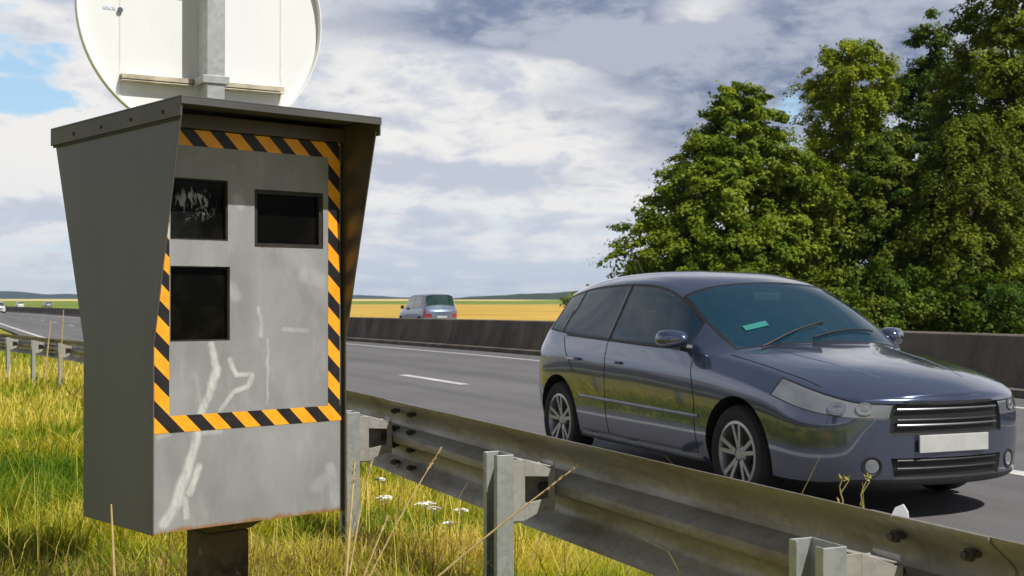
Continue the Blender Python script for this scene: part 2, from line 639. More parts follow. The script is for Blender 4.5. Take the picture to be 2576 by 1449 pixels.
M_GALV = galv('galvanised_steel', (0.44, 0.46, 0.45), 0.35, (0.20, 0.19, 0.15))
M_RAIL = galv('weathered_rail_steel', (0.335, 0.315, 0.270), 0.6, (0.16, 0.12, 0.07), 0.35, 0.48, (0.6, 0.6, 3.0))
M_BOLT = simple('rusty_bolt', (0.085, 0.072, 0.056), 0.7, 0.3)
M_SPACER = galv('spacer_steel', (0.46, 0.45, 0.42), 0.5, (0.26, 0.18, 0.10), 0.4, 0.5)

# rail path: (s, n, z of the beam top)
RS = [-6, 0, 6, 11, 16, 20.7, 23.5, 26.3, 29, 32, 36, 40]
RN = [1.75, 1.75, 1.75, 1.76, 1.80, 1.74, 1.42, 0.92, 0.25, -0.65, -2.2, -4.0]
RZ = [0.83, 0.83, 0.83, 0.82, 0.73, 0.635, 0.615, 0.61, 0.60, 0.60, 0.60, 0.60]


def catmull(xs, ys, t):
    i = max(0, min(len(xs) - 2, int(np.searchsorted(xs, t) - 1)))
    x0, x1 = xs[i], xs[i + 1]
    def tang(k):
        a, c = max(0, k - 1), min(len(xs) - 1, k + 1)
        return (ys[c] - ys[a]) / (xs[c] - xs[a])
    h = x1 - x0
    u = (t - x0) / h
    return ((2*u**3 - 3*u**2 + 1) * ys[i] + (u**3 - 2*u**2 + u) * h * tang(i) + (-2*u**3 + 3*u**2) * ys[i+1] + (u**3 - u**2) * h * tang(i+1))


def rail_pt(s):
    n, z = catmull(RS, RN, s), catmull(RS, RZ, s)
    p = DV * s + NV * n
    return Vector((p.x, p.y, z))


def rail_frame(s):
    t = (rail_pt(s + 0.02) - rail_pt(s - 0.02))
    t.z = 0
    t.normalize()
    return t, Vector((t.y, -t.x, 0))      # along, towards the road


def guardrail():
    o0 = rail_pt(4.1)
    root = empty('guardrail', (o0.x, o0.y, 0.08), 0, 'weathered steel crash barrier with W-shaped beam on galvanised posts along the grass verge', 'guardrail')
    off = -root.location
    prof = [(0.0, 0.012), (0.012, 0.016), (0.032, 0.040), (0.055, 0.068), (0.070, 0.078), (0.098, 0.078), (0.112, 0.070), (0.130, 0.020), (0.142, 0.003),
            (0.155, 0.0), (0.168, 0.003), (0.180, 0.020), (0.198, 0.070), (0.212, 0.078), (0.240, 0.078), (0.255, 0.068), (0.278, 0.040), (0.298, 0.016), (0.310, 0.012)]
    th = 0.0045
    joints = [-6.0, -1.0, 2.04, 5.28, 8.5, 12.0, 15.5, 19.0, 22.5, 26.0, 29.5, 33.0]
    for ji in range(len(joints) - 1):
        a, c = joints[ji] - 0.17, joints[ji + 1] + 0.17
        lap = 0.006 * (ji % 2)
        k = max(6, int((c - a) / 0.3))
        ss = np.linspace(a, c, k + 1)
        mb = MB()
        ring = [(d, o + lap) for d, o in prof] + [(d, o + lap + th) for d, o in prof[::-1]]
        nr = len(ring)
        vs = []
        for s in ss:
            p = rail_pt(s)
            t, nn = rail_frame(s)
            for d, o in ring:
                vs.append(p + off + nn * o + Vector((0, 0, -d)))
        fs = [(i * nr + j, i * nr + (j + 1) % nr, (i + 1) * nr + (j + 1) % nr, (i + 1) * nr + j) for i in range(k) for j in range(nr)]
        fs += [tuple(range(nr))[::-1], tuple(k * nr + j for j in range(nr))]
        mb.add(vs, fs).build('rail_beam', M_RAIL, root, smooth=True, sharp=40)
    for s0 in joints[1:-1]:
        for ds in (-0.105, 0.105):
            for d, o in ((0.045, 0.052), (0.118, 0.05), (0.192, 0.05), (0.265, 0.052)):
                p = rail_pt(s0 + ds)
                t, nn = rail_frame(s0 + ds)
                c0 = p + off + nn * (o - 0.030) + Vector((0, 0, -d))
                mb = MB()
                mb.tube([c0, c0 + nn * 0.012], 0.0135, 6)
                mb.tube([c0 - nn * 0.010, c0 + nn * 0.03], 0.008, 8)
                mb.build('bolt', M_BOLT, root)
    # posts: lipped channels, slot towards the verge
    posts = [0.5, 2.13, 3.746, 5.37, 7.0, 8.7, 10.4, 12.2, 14.2, 16.3]
    for want in (152, 84, 20, -46, -112):
        best = min(np.arange(16, 30, 0.02), key=lambda q: abs((lambda P_: CXP + F_PX * P_.x / P_.y - want)(rail_pt(q) - rail_frame(q)[1] * 0.175)))
        posts.append(float(best))
    for s0 in posts:
        p = rail_pt(s0)
        t, nn = rail_frame(s0)
        w, dp, lip, q = 0.112, 0.056, 0.026, 0.0045
        base = p + off - nn * 0.175
        top = -0.04 if s0 > 0.3 else -0.04
        zt = base.z + top
        zb = verge_z(s0) - 0.35 + zr(s0) + off.z
        def P(a, c, z):
            return Vector((base.x, base.y, 0)) + t * a + nn * c + Vector((0, 0, z))
        out = [(-w/2 + lip, -dp/2), (-w/2, -dp/2), (-w/2, dp/2), (w/2, dp/2), (w/2, -dp/2), (w/2 - lip, -dp/2)]
        inn = [(w/2 - lip, -dp/2 + q), (w/2 - q, -dp/2 + q), (w/2 - q, dp/2 - q), (-w/2 + q, dp/2 - q), (-w/2 + q, -dp/2 + q), (-w/2 + lip, -dp/2 + q)]
        ring = out + inn
        nr = len(ring)
        mb = MB()
        vs = [P(a, c, zb) for a, c in ring] + [P(a, c, zt) for a, c in ring]
        fs = [(j, (j + 1) % nr, nr + (j + 1) % nr, nr + j) for j in range(nr)]
        fs += [(nr + j, nr + j + 1, nr + nr - 2 - j, nr + nr - 1 - j) for j in range(5)]
        mb.add(vs, fs)
        mb.build('post', M_GALV, root, bevel=0.0015)
        # spacer: a folded plate box, open towards the oncoming side, between post and beam
        z1, z0 = zt - 0.010, zt - 0.215
        c0, c1 = dp/2 + 0.002, 0.172
        mb = MB()
        dd = 0.085
        pl = 0.004
        def plate(a0, a1, e0, e1, y0, y1):
            vs = [P(a, c, z) for z in (y0, y1) for a in (a0, a1) for c in (e0, e1)]
            mb.add(vs, [(0, 1, 3, 2), (4, 6, 7, 5), (0, 4, 5, 1), (2, 3, 7, 6), (0, 2, 6, 4), (1, 5, 7, 3)])
        plate(-dd/2, dd/2, c0, c0 + pl, z0, z1)                     # against the post
        plate(-dd/2, dd/2, c1 - pl, c1, z0 + 0.03, z1 - 0.02)         # against the beam
        plate(dd/2 - pl, dd/2, c0 + pl, c1 - pl, z0 + 0.03, z1 - 0.03)          # back
        plate(-dd/2 - pl, -dd/2 - 0.0002, c0, c0 + 0.040, z0 + 0.008, z1 - 0.008)           # lip beside the post
        plate(-dd/2 - pl, -dd/2 - 0.0002, c1 - 0.022, c1, z0 + 0.04, z1 - 0.04)
        # sloping top and bottom plates
        for za, zc, sg in ((z1, z1 - 0.035, 1), (z0, z0 + 0.045, -1)):
            vs = [P(-dd/2, c0 + pl, za), P(dd/2, c0 + pl, za), P(dd/2, c1 - pl, zc), P(-dd/2, c1 - pl, zc)]
            vs2 = [q + Vector((0, 0, -pl * sg)) for q in vs]
            mb.add(vs + vs2, [(0, 1, 2, 3), (4, 7, 6, 5), (0, 4, 5, 1), (1, 5, 6, 2), (2, 6, 7, 3), (3, 7, 4, 0)])
            vs = [P(-dd/2 - pl, c0 + 0.040, za - 0.008*sg), P(-dd/2 - pl, c1 - 0.022, zc - 0.002*sg), P(-dd/2 - pl, c1 - 0.022, zc - 0.030 * sg), P(-dd/2 - pl, c0 + 0.040, za - 0.060 * sg)]
            vs2 = [q + t * pl for q in vs]
            mb.add(vs + vs2, [(0, 1, 2, 3), (4, 7, 6, 5), (0, 4, 5, 1), (1, 5, 6, 2), (2, 6, 7, 3), (3, 7, 4, 0)])
        mb.build('spacer', M_SPACER, root, bevel=0.001)
        cb = P(0, c1 - 0.030, (z0 + z1) / 2)
        MB().tube([cb, cb + nn * 0.03], 0.016, 6).build('bolt', M_BOLT, root)


guardrail()

# ------------------------------------------------------------------ speed camera cabinet
TH = 0.733
BW, BD, DF, DB = 0.570, 0.397, 0.147, 0.199
ZB, ZT, ZK = 0.690, 1.745, 1.155
U = Vector((math.cos(TH), math.sin(TH), 0))
V = Vector((-math.sin(TH), math.cos(TH), 0))
P0 = Vector((-0.8755, 3.2, 0))


def speed_camera():
    c = P0 + U * BW / 2 + V * BD / 2
    root = empty('speed_camera', (c.x, c.y, 0.08), TH, 'tall grey roadside speed camera cabinet with hooded front and yellow and black striped tape', 'speed camera')
    def L(u, v, z):
        return Vector((u - BW / 2, v - BD / 2, z - 0.08))
    # paint: dark grey sides
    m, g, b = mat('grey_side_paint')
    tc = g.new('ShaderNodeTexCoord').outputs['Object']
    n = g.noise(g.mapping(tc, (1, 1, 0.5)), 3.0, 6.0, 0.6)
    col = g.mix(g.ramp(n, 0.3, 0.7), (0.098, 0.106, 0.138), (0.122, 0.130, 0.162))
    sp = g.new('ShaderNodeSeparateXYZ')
    g.l.new(tc, sp.inputs[0])
    # rust creeping along the front edge of the sheet
    edge = g.math('ADD', g.math('ADD', sp.outputs[1], g.math('MULTIPLY', g.math('MAXIMUM', g.math('SUBTRACT', sp.outputs[2], ZK - 0.08), 0.0), DF / (ZT - ZK))), BD / 2)
    rust = g.ramp(g.math('ADD', g.math('MULTIPLY', edge, -70.0), g.math('MULTIPLY', g.noise(tc, 40.0, 5.0), 1.2)), -0.1, 0.6)
    col = g.mix(g.math('MULTIPLY', rust, 0.4), col, (0.10, 0.045, 0.018))
    g.l.new(col, b.inputs['Base Color'])
    b.inputs['Roughness'].default_value = 0.55
    M_SIDE = m
    M_IN = simple('dull_inner_steel', (0.10, 0.085, 0.065), 0.30, 0.3)
    M_DARK = simple('black_gap', (0.012, 0.010, 0.009), 0.7)

    t = 0.004
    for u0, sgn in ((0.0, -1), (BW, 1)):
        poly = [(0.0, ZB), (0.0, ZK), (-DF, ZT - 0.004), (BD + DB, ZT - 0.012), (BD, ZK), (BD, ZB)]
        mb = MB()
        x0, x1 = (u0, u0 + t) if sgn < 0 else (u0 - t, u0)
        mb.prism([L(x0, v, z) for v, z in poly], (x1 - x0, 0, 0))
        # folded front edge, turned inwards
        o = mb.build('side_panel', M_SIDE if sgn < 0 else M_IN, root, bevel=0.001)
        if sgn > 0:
            o['label'] = 'right hood cheek of dull steel catching an orange glint from the tape'
    # roof with its folded lips
    mb = MB()
    x0, x1, y0, y1 = -0.006, BW + 0.006, -DF - 0.006, BD + DB + 0.006
    zf, zrr = ZT, ZT - 0.008
    def slab(a0, a1, b0, b1, zlo, zhi):
        zz = lambda vv, z: z + (zrr - zf) * (vv - y0) / (y1 - y0)
        vs = [L(a, bb, zz(bb, z)) for z in (zlo, zhi) for bb in (b0, b1) for a in (a0, a1)]
        mb.add(vs, [(0, 2, 3, 1), (4, 5, 7, 6), (0, 1, 5, 4), (2, 6, 7, 3), (0, 4, 6, 2), (1, 3, 7, 5)])
    slab(x0, x1, y0, y1, zf, zf + 0.004)
    slab(x0, x0 + 0.004, y0 + 0.004, y1 - 0.004, zf - 0.044, zf - 0.0002)
    slab(x1 - 0.004, x1, y0 + 0.004, y1 - 0.004, zf - 0.044, zf - 0.0002)
    slab(x0, x1, y0, y0 + 0.004, zf - 0.016, zf - 0.0002)
    slab(x0, x1, y1 - 0.004, y1, zf - 0.044, zf - 0.0002)
    roof = mb.build('roof', simple('hood_roof_paint', (0.085, 0.082, 0.080), 0.55, 0.05, 0.18, 5), root, bevel=0.001)
    mb = MB()
    zz = lambda vv: ZT - 0.0475 + (zrr - zf) * (vv - y0) / (y1 - y0)
    vs = [L(-0.0025, vv, zz(vv) + dz) for vv in (y0 + 0.012, y1 - 0.012) for dz in (-0.004, 0.0025)]
    mb.add(vs + [p - Vector((0.0012, 0, 0)) for p in vs], [(0, 1, 3, 2), (4, 6, 7, 5), (0, 4, 5, 1), (2, 3, 7, 6), (0, 2, 6, 4), (1, 5, 7, 3)])
    mb.build('lip_seam', M_DARK, roof)
    for vv in (-0.06, 0.11, 0.28, 0.45):
        p = L(x0 + 0.001, vv, ZT - 0.026 - 0.008 * (vv + DF) / 0.75)
        MB().tube([p, p - Vector((0.003, 0, 0))], 0.005, 8).build('rivet', M_DARK, roof)

    # front panel as a plate with three openings
    W1 = (0.052, 0.212, 1.416, 1.570)
    W2 = (0.290, 0.502, 1.403, 1.553)
    W3 = (0.052, 0.218, 1.162, 1.350)
    us = sorted({0.008, BW - 0.012, W1[0], W1[1], W2[0], W2[1], W3[1]})
    zs = sorted({ZB + 0.002, 1.692, W1[2], W1[3], W2[2], W2[3], W3[2], W3[3]})
    FV = 0.012
    # the front sheet
    m, g, b = mat('stained_front_sheet')
    tc = g.new('ShaderNodeTexCoord').outputs['Object']
    n1 = g.noise(g.mapping(tc, (1.0, 1, 0.7)), 6.0, 7.0, 0.6, 0.4)
    n2 = g.noise(g.mapping(tc, (3.0, 1, 0.7)), 9.0, 6.0, 0.65, 0.3)
    n3 = g.noise(tc, 70.0, 4.0, 0.7)
    col = g.mix(g.ramp(n1, 0.28, 0.72), (0.240, 0.242, 0.248), (0.335, 0.337, 0.342))
    col = g.mix(g.math('MULTIPLY', g.ramp(n2, 0.54, 0.78), 0.45), col, (0.50, 0.49, 0.48))
    col = g.mix(g.math('MULTIPLY', g.ramp(n2, 0.42, 0.22), 0.45), col, (0.205, 0.205, 0.205))
    spk = g.ramp(n3, 0.66, 0.74)
    col = g.mix(g.math('MULTIPLY', spk, 0.4), col, (0.10, 0.08, 0.06))

    def uz(x, y):
        k = (x - CXP) / F_PX
        u = (P0.y * k - P0.x) / (U.x - U.y * k)
        Y = P0.y + U.y * u
        return (u - BW / 2, CAMH + (HYP - y) * Y / F_PX - 0.08)
    sp = g.new('ShaderNodeSeparateXYZ')
    g.l.new(tc, sp.inputs[0])
    cb = g.new('ShaderNodeCombineXYZ')
    wob = g.math('MULTIPLY', g.math('SUBTRACT', g.noise(tc, 26.0, 4.0), 0.5), 0.016)
    g.put(cb.inputs[0], g.math('ADD', sp.outputs[0], wob))
    g.put(cb.inputs[2], sp.outputs[2])
    P = cb.outputs[0]
    acc = None
    segs = [((538, 868), (552, 930), .010, .9), ((552, 930), (538, 975), .012, 1), ((538, 975), (512, 1040), .011, .9), ((504, 1090), (480, 1180), .013, .95), ((480, 1180), (452, 1265), .015, 1),
            ((452, 1265), (420, 1318), .014, .8), ((508, 1175), (484, 1240), .010, .95), ((470, 1255), (478, 1300), .009, .8),
            ((585, 905), (602, 943), .007, .95), ((602, 943), (640, 942), .006, .9), ((642, 945), (632, 972), .007, .95), ((632, 972), (595, 985), .007, .8), ((595, 985), (562, 1030), .007, .7),
            ((658, 775), (662, 845), .005, .6), ((681, 855), (679, 1015), .004, .45), ((720, 828), (780, 832), .006, .35), ((838, 1180), (850, 1262), .018, .35),
            ((800, 1225), (830, 1200), .018, .3), ((590, 725), (600, 745), .016, .4), ((600, 500), (612, 512), .014, .4), ((500, 1090), (560, 1085), .008, .45), ((405, 1100), (430, 1092), .007, .35), ((775, 690), (815, 705), .022, .25)]
    for a, c2, r, amp in segs:
        (ax, az), (bx, bz) = uz(*a), uz(*c2)
        A = (ax, 0, az)
        BA = (bx - ax, 0, bz - az)
        L2 = BA[0] ** 2 + BA[2] ** 2
        pa = g.vmath('SUBTRACT', P, A)
        h = g.math('DIVIDE', g.vmath('DOT_PRODUCT', pa, BA), L2, clamp=True)
        dd = g.vmath('LENGTH', g.vmath('SUBTRACT', pa, g.vmath('SCALE', BA, scale=h)))
        k = g.math('MULTIPLY', g.ramp(dd, r * 1.4, r * 0.4), amp)
        acc = k if acc is None else g.math('MAXIMUM', acc, k)
    chalk = g.math('MULTIPLY', acc, g.lin(g.noise(g.mapping(tc, (1, 1, 0.45)), 34.0, 6.0, 0.75), 0.30, 0.58, 0.28, 1.0))
    col = g.mix(chalk, col, (0.62, 0.615, 0.61))
    # rust along the bottom edge and round the openings
    rb = g.ramp(g.math('ADD', g.math('MULTIPLY', sp.outputs[2], -1.0), g.math('MULTIPLY', g.noise(g.mapping(tc, (1, 1, 0.4)), 22.0, 6.0, 0.7), 0.035)), -(ZB - 0.08) + 0.002, -(ZB - 0.08) + 0.016)
    col = g.mix(g.math('MULTIPLY', rb, 0.85), col, (0.30, 0.125, 0.02))
    for (a0, a1, b0, b1) in (W1, W2, W3):
        dx = g.math('SUBTRACT', g.math('ABSOLUTE', g.math('SUBTRACT', sp.outputs[0], (a0 + a1) / 2 - BW / 2)), (a1 - a0) / 2)
        dz = g.math('SUBTRACT', g.math('ABSOLUTE', g.math('SUBTRACT', sp.outputs[2], (b0 + b1) / 2 - 0.08)), (b1 - b0) / 2)
        ed = g.math('MAXIMUM', dx, dz)
        k = g.ramp(g.math('ADD', ed, g.math('MULTIPLY', g.noise(tc, 60.0, 4.0), 0.012)), 0.0085, 0.004)
        col = g.mix(g.math('MULTIPLY', k, 0.6), col, (0.20, 0.11, 0.05))
    g.l.new(col, b.inputs['Base Color'])
    b.inputs['Metallic'].default_value = 0.1
    g.l.new(g.lin(n1, 0.3, 0.7, 0.42, 0.6), b.inputs['Roughness'])
    M_FRONT = m
    mb = MB()
    holes = [W1, W2, W3]
    for i in range(len(us) - 1):
        for j in range(len(zs) - 1):
            uc, zc = (us[i] + us[i + 1]) / 2, (zs[j] + zs[j + 1]) / 2
            if any(h[0] < uc < h[1] and h[2] < zc < h[3] for h in holes):
                continue
            mb.add([L(us[i], FV, zs[j]), L(us[i + 1], FV, zs[j]), L(us[i + 1], FV, zs[j + 1]), L(us[i], FV, zs[j + 1])], [(0, 1, 2, 3)])
    bm_o = mb.build('front_panel', M_FRONT, root, fix=False)
    # weld and give it thickness
    bm = bmesh.new()
    bm.from_mesh(bm_o.data)
    bmesh.ops.remove_doubles(bm, verts=bm.verts, dist=1e-5)
    bm.to_mesh(bm_o.data)
    bm.free()
    so = bm_o.modifiers.new('thickness', 'SOLIDIFY')
    so.thickness = 0.004
    so.offset = -1
    # body behind: back, floor and inner box
    mb = MB()
    mb.add([L(0.006, 0.05, ZB + 0.006), L(BW - 0.006, 0.05, ZB + 0.006), L(BW - 0.006, 0.05, ZT - 0.03), L(0.006, 0.05, ZT - 0.03)], [(0, 1, 2, 3)])
    mb.box(L(BW / 2, BD / 2 + 0.01, ZB + 0.004), (BW - 0.012, BD - 0.03, 0.004))
    mb.box(L(BW / 2, BD - 0.003, (ZB + ZT) / 2 - 0.02), (BW - 0.012, 0.004, ZT - ZB - 0.06))
    mb.build('inner_box', M_DARK, root)
    # dark side gaps of the front frame
    mb = MB()
    mb.box(L(BW - 0.0085, FV + 0.004, (ZB + 1.70) / 2), (0.0075, 0.004, 1.70 - ZB))
    mb.box(L(0.006, FV + 0.004, (ZB + 1.70) / 2), (0.0035, 0.004, 1.70 - ZB))
    mb.build('frame_gap', M_DARK, root)
    # shelf above the striped tape
    mb = MB()
    mb.box(L(BW / 2, FV - 0.002, 1.712), (BW - 0.012, 0.022, 0.036))
    mb.build('top_rail', M_IN, root, bevel=0.002)
    # camera windows
    def glass(kind):
        m, g, b = mat('dark_window_' + kind)
        tc = g.new('ShaderNodeTexCoord').outputs['Object']
        n = g.noise(tc, 14.0, 5.0, 0.6)
        col = g.mix(g.ramp(n, 0.45, 0.75), (0.003, 0.003, 0.0025), (0.009, 0.008, 0.005))
        rough = 0.08
        if kind == 'scratched':
            sp = g.new('ShaderNodeSeparateXYZ')
            g.l.new(tc, sp.inputs[0])
            mp = g.mapping(tc, (1, 1, 0.45), rot=(0, R(18), 0))
            n2 = g.noise(mp, 60.0, 4.0, 0.6, 0.8)
            cu, cz = (W1[0] + W1[1]) / 2 - BW / 2 - 0.006, 1.507 - 0.08
            wx = g.math('DIVIDE', g.math('SUBTRACT', sp.outputs[0], cu), 0.062)
            wz = g.math('DIVIDE', g.math('SUBTRACT', sp.outputs[2], cz), 0.045)
            reg = g.ramp(g.math('ADD', g.math('MULTIPLY', wx, wx), g.math('MULTIPLY', wz, wz)), 1.2, 0.3)
            k = g.math('MULTIPLY', g.ramp(n2, 0.50, 0.62), reg)
            film = g.math('MULTIPLY', g.ramp(g.noise(tc, 9.0, 3.0), 0.35, 0.7), 0.5)
            col = g.mix(film, col, (0.032, 0.045, 0.042))
            col = g.mix(g.math('MULTIPLY', k, 0.75), col, (0.42, 0.43, 0.42))
        g.l.new(col, b.inputs['Base Color'])
        b.inputs['Roughness'].default_value = rough
        b.inputs['Specular IOR Level'].default_value = 0.06
        return m
    M_FRAME = simple('window_frame_steel', (0.17, 0.145, 0.11), 0.5, 0.3, 0.3, 30)
    M_FRAME_B = simple('window_frame_dark', (0.022, 0.018, 0.014), 0.6, 0.0, 0.3, 30)
    G1, G2 = glass('plain'), glass('scratched')
    for (a0, a1, b0, b1), gm, fw, lab in ((W1, G2, 0.003, 'upper left dark window with pale scratches'), (W2, G1, 0.010, 'upper right dark window in a steel frame'), (W3, G1, 0.003, 'lower dark window, tallest of the three')):
        mb = MB()
        mb.add([L(a0 + 0.0005, FV + 0.016, b0 + 0.0005), L(a1 - 0.0005, FV + 0.016, b0 + 0.0005), L(a1 - 0.0005, FV + 0.016, b1 - 0.0005), L(a0 + 0.0005, FV + 0.016, b1 - 0.0005)], [(0, 1, 2, 3)])
        o = mb.build('camera_window', gm, root)
        o['label'] = lab
        mb = MB()
        for q in ((a0 + fw / 2 + .0006, (b0 + b1) / 2, fw, b1 - b0 - 2 * fw - .0012), (a1 - fw / 2 - .0006, (b0 + b1) / 2, fw, b1 - b0 - 2 * fw - .0012)):
            mb.box(L(q[0], FV + 0.010, q[1]), (q[2], 0.011, q[3]))
        for z in (b0 + fw / 2 + .0006, b1 - fw / 2 - .0006):
            mb.box(L((a0 + a1) / 2, FV + 0.010, z), (a1 - a0 - .0012, 0.011, fw))
        mb.build('frame', M_FRAME if fw > 0.01 else M_FRAME_B, o)
    # striped tape
    m, g, b = mat('hazard_tape')
    tc = g.new('ShaderNodeTexCoord').outputs['Object']
    sp = g.new('ShaderNodeSeparateXYZ')
    g.l.new(tc, sp.inputs[0])
    ph = g.math('FRACT', g.math('DIVIDE', g.math('ADD', g.math('ADD', sp.outputs[0], sp.outputs[2]), 9.9965), 0.0865))
    st = g.ramp(g.math('ABSOLUTE', g.math('SUBTRACT', ph, 0.5)), 0.262, 0.255)
    n = g.noise(tc, 30.0, 5.0)
    ye = g.mix(g.ramp(n, 0.3, 0.7), (0.90, 0.36, 0.012), (0.98, 0.44, 0.022))
    bk = g.mix(g.ramp(n, 0.3, 0.7), (0.012, 0.010, 0.011), (0.022, 0.018, 0.020))
    g.l.new(g.mix(st, bk, ye), b.inputs['Base Color'])
    b.inputs['Roughness'].default_value = 0.45
    M_TAPE = m
    zt1, zt0, zb1, zb0 = 1.692, 1.651, 0.979, 0.937
    lt = [(0.0085, 0.049, zb1, zt1), (0.518, 0.5555, zb1, zt0)]
    TV = FV - 0.0008
    for a0, a1, b0, b1 in lt + [(0.0495, 0.5555, zt0 + .0005, zt1), (0.0085, 0.5605, zb0, zb1 - .0005)]:
        mb = MB()
        nu, nz = max(1, int((a1 - a0) / 0.05)), max(1, int((b1 - b0) / 0.05))
        grid = [[L(a0 + (a1 - a0) * i / nu, TV, b0 + (b1 - b0) * j / nz) for i in range(nu + 1)] for j in range(nz + 1)]
        flat = [p for r_ in grid for p in r_]
        mb.add(flat, [(j * (nu + 1) + i, j * (nu + 1) + i + 1, (j + 1) * (nu + 1) + i + 1, (j + 1) * (nu + 1) + i) for j in range(nz) for i in range(nu)])
        o = mb.build('striped_tape', M_TAPE, root, fix=False)
    # torn white backing of the tape
    mb = MB()
    mb.add([L(0.030, TV - 0.0008, 1.449), L(0.0485, TV - 0.0008, 1.452), L(0.0485, TV - 0.0008, 1.415), L(0.040, TV - 0.0008, 1.425)], [(0, 3, 2, 1)])
    mb.build('torn_tape', simple('tape_backing', (0.62, 0.62, 0.6), 0.6), root)
    # support post with flared head plate
    m, g, b = mat('rusted_post')
    tc = g.new('ShaderNodeTexCoord').outputs['Object']
    n = g.noise(tc, 9.0, 8.0, 0.7, 0.5)
    n2 = g.noise(g.mapping(tc, (1, 1, 0.5)), 24.0, 6.0, 0.7)
    col = g.mix(g.ramp(n, 0.35, 0.62), (0.018, 0.013, 0.010), (0.095, 0.068, 0.050))
    col = g.mix(g.math('MULTIPLY', g.ramp(n2, 0.60, 0.70), 0.7), col, (0.26, 0.21, 0.175))
    g.l.new(col, b.inputs['Base Color'])
    b.inputs['Roughness'].default_value = 0.8
    bp = g.new('ShaderNodeBump')
    bp.inputs['Strength'].default_value = 0.5
    bp.inputs['Distance'].default_value = 0.01
    g.l.new(n, bp.inputs['Height'])
    g.l.new(bp.outputs[0], b.inputs['Normal'])
    uc, vc, hw = 0.290, 0.20, 0.061
    mb = MB()
    mb.box(L(uc, vc, 0.30), (2 * hw, 2 * hw, 0.70))
    mb.build('support_post', m, root, bevel=0.006)
    mb = MB()
    for (z0, h0), (z1, h1) in (((0.652, hw + .002), (0.6895, hw + 0.045)),):
        vs = [L(uc + sx * h0, vc + sy * h0, z0) for sx, sy in ((-1, -1), (1, -1), (1, 1), (-1, 1))]
        vs += [L(uc + sx * h1, vc + sy * h1, z1) for sx, sy in ((-1, -1), (1, -1), (1, 1), (-1, 1))]
        mb.add(vs, [(0, 1, 2, 3), (4, 7, 6, 5)] + [(i, (i + 1) % 4, 4 + (i + 1) % 4, 4 + i) for i in range(4)])
    mb.build('head_plate', m, root)
    return root


speed_camera()


# ------------------------------------------------------------------ round sign seen from behind
def round_sign():
    al = math.atan2(0.517, 0.856)
    Rr = 0.428
    c = Vector((-1.062, 4.5, 2.245))
    root = empty('road_sign', (c.x, c.y, 0.08), al, 'large round white road sign seen from behind on a square galvanised post', 'sign')
    zc = c.z - 0.08
    m, g, b = mat('sign_back_white')
    tc = g.new('ShaderNodeTexCoord').outputs['Object']
    n = g.noise(tc, 3.0, 5.0)
    n2 = g.noise(g.mapping(tc, (3, 1, 0.6)), 14.0, 6.0, 0.6)
    col = g.mix(g.ramp(n, 0.3, 0.7), (0.79, 0.80, 0.80), (0.83, 0.84, 0.84))
    col = g.mix(g.math('MULTIPLY', g.ramp(n2, 0.55, 0.8), 0.18), col, (0.62, 0.60, 0.52))
    g.l.new(col, b.inputs['Base Color'])
    b.inputs['Roughness'].default_value = 0.45
    M_W = m
    M_SEAM = simple('sign_seam', (0.76, 0.755, 0.70), 0.5)
    mb = MB()
    prof = [(0.0001, 0.0), (Rr * 0.5, 0.0), (Rr - 0.006, 0.0), (Rr - 0.004, -0.024), (Rr, -0.024), (Rr, 0.006), (Rr - 0.004, 0.008), (0.0001, 0.008)]
    mb.lathe(prof, 96, (0, 0, zc), 'Y')
    mb.build('sign_panel', M_W, root, smooth=True, sharp=30)
    # pressed stiffening fields: two upright folds and the rails that hold the post
    for u in (-0.282, 0.282):
        h = math.sqrt((Rr - 0.012) ** 2 - u * u)
        MB().box((u, -0.0008, zc), (0.005, 0.0016, 2 * h)).build('fold', M_SEAM, root)
    M_RAILP = simple('rail_bar_weathered', (0.50, 0.44, 0.33), 0.5, 0.2, 0.25, 20)
    for z in (zc - 0.243, zc + 0.243):
        for (x0, x1) in ((-0.284, -0.045), (0.045, 0.284)):
            mb = MB()
            xc, w = (x0 + x1) / 2, x1 - x0
            mb.box((xc, -0.017, z + 0.010), (w, 0.034, 0.003))
            mb.box((xc, -0.032, z + 0.002), (w, 0.003, 0.0125))
            mb.box((xc, -0.017, z - 0.010), (w, 0.034, 0.003))
            mb.build('mounting_rail', M_RAILP, root, bevel=0.0008)
    MB().box((0.003, -0.0835, 1.35), (0.064, 0.095, 3.0)).build('post', M_GALV, root, bevel=0.004)
    for z in (zc - 0.243, zc + 0.243):
        mb = MB()
        mb.box((0.003, -0.1345, z), (0.090, 0.005, 0.026))
        mb.box((-0.0395, -0.070, z), (0.005, 0.124, 0.026))
        mb.box((0.0455, -0.070, z), (0.005, 0.124, 0.026))
        mb.build('clamp', M_GALV, root, bevel=0.001)
    # small dark maker's stud and a washed out pale blue stamp beside it
    MB().tube([(-0.283, -0.0062, zc - 0.018), (-0.283, -0.009, zc - 0.018)], 0.009, 16).build('stud', simple('dark_stud', (0.10, 0.11, 0.16), 0.5), root)
    MB().box((-0.318, -0.0006, zc - 0.014), (0.042, 0.0012, 0.011)).build('faded_stamp', simple('faded_blue_print', (0.55, 0.64, 0.74), 0.5, var=0.35, scale=160), root)


round_sign()


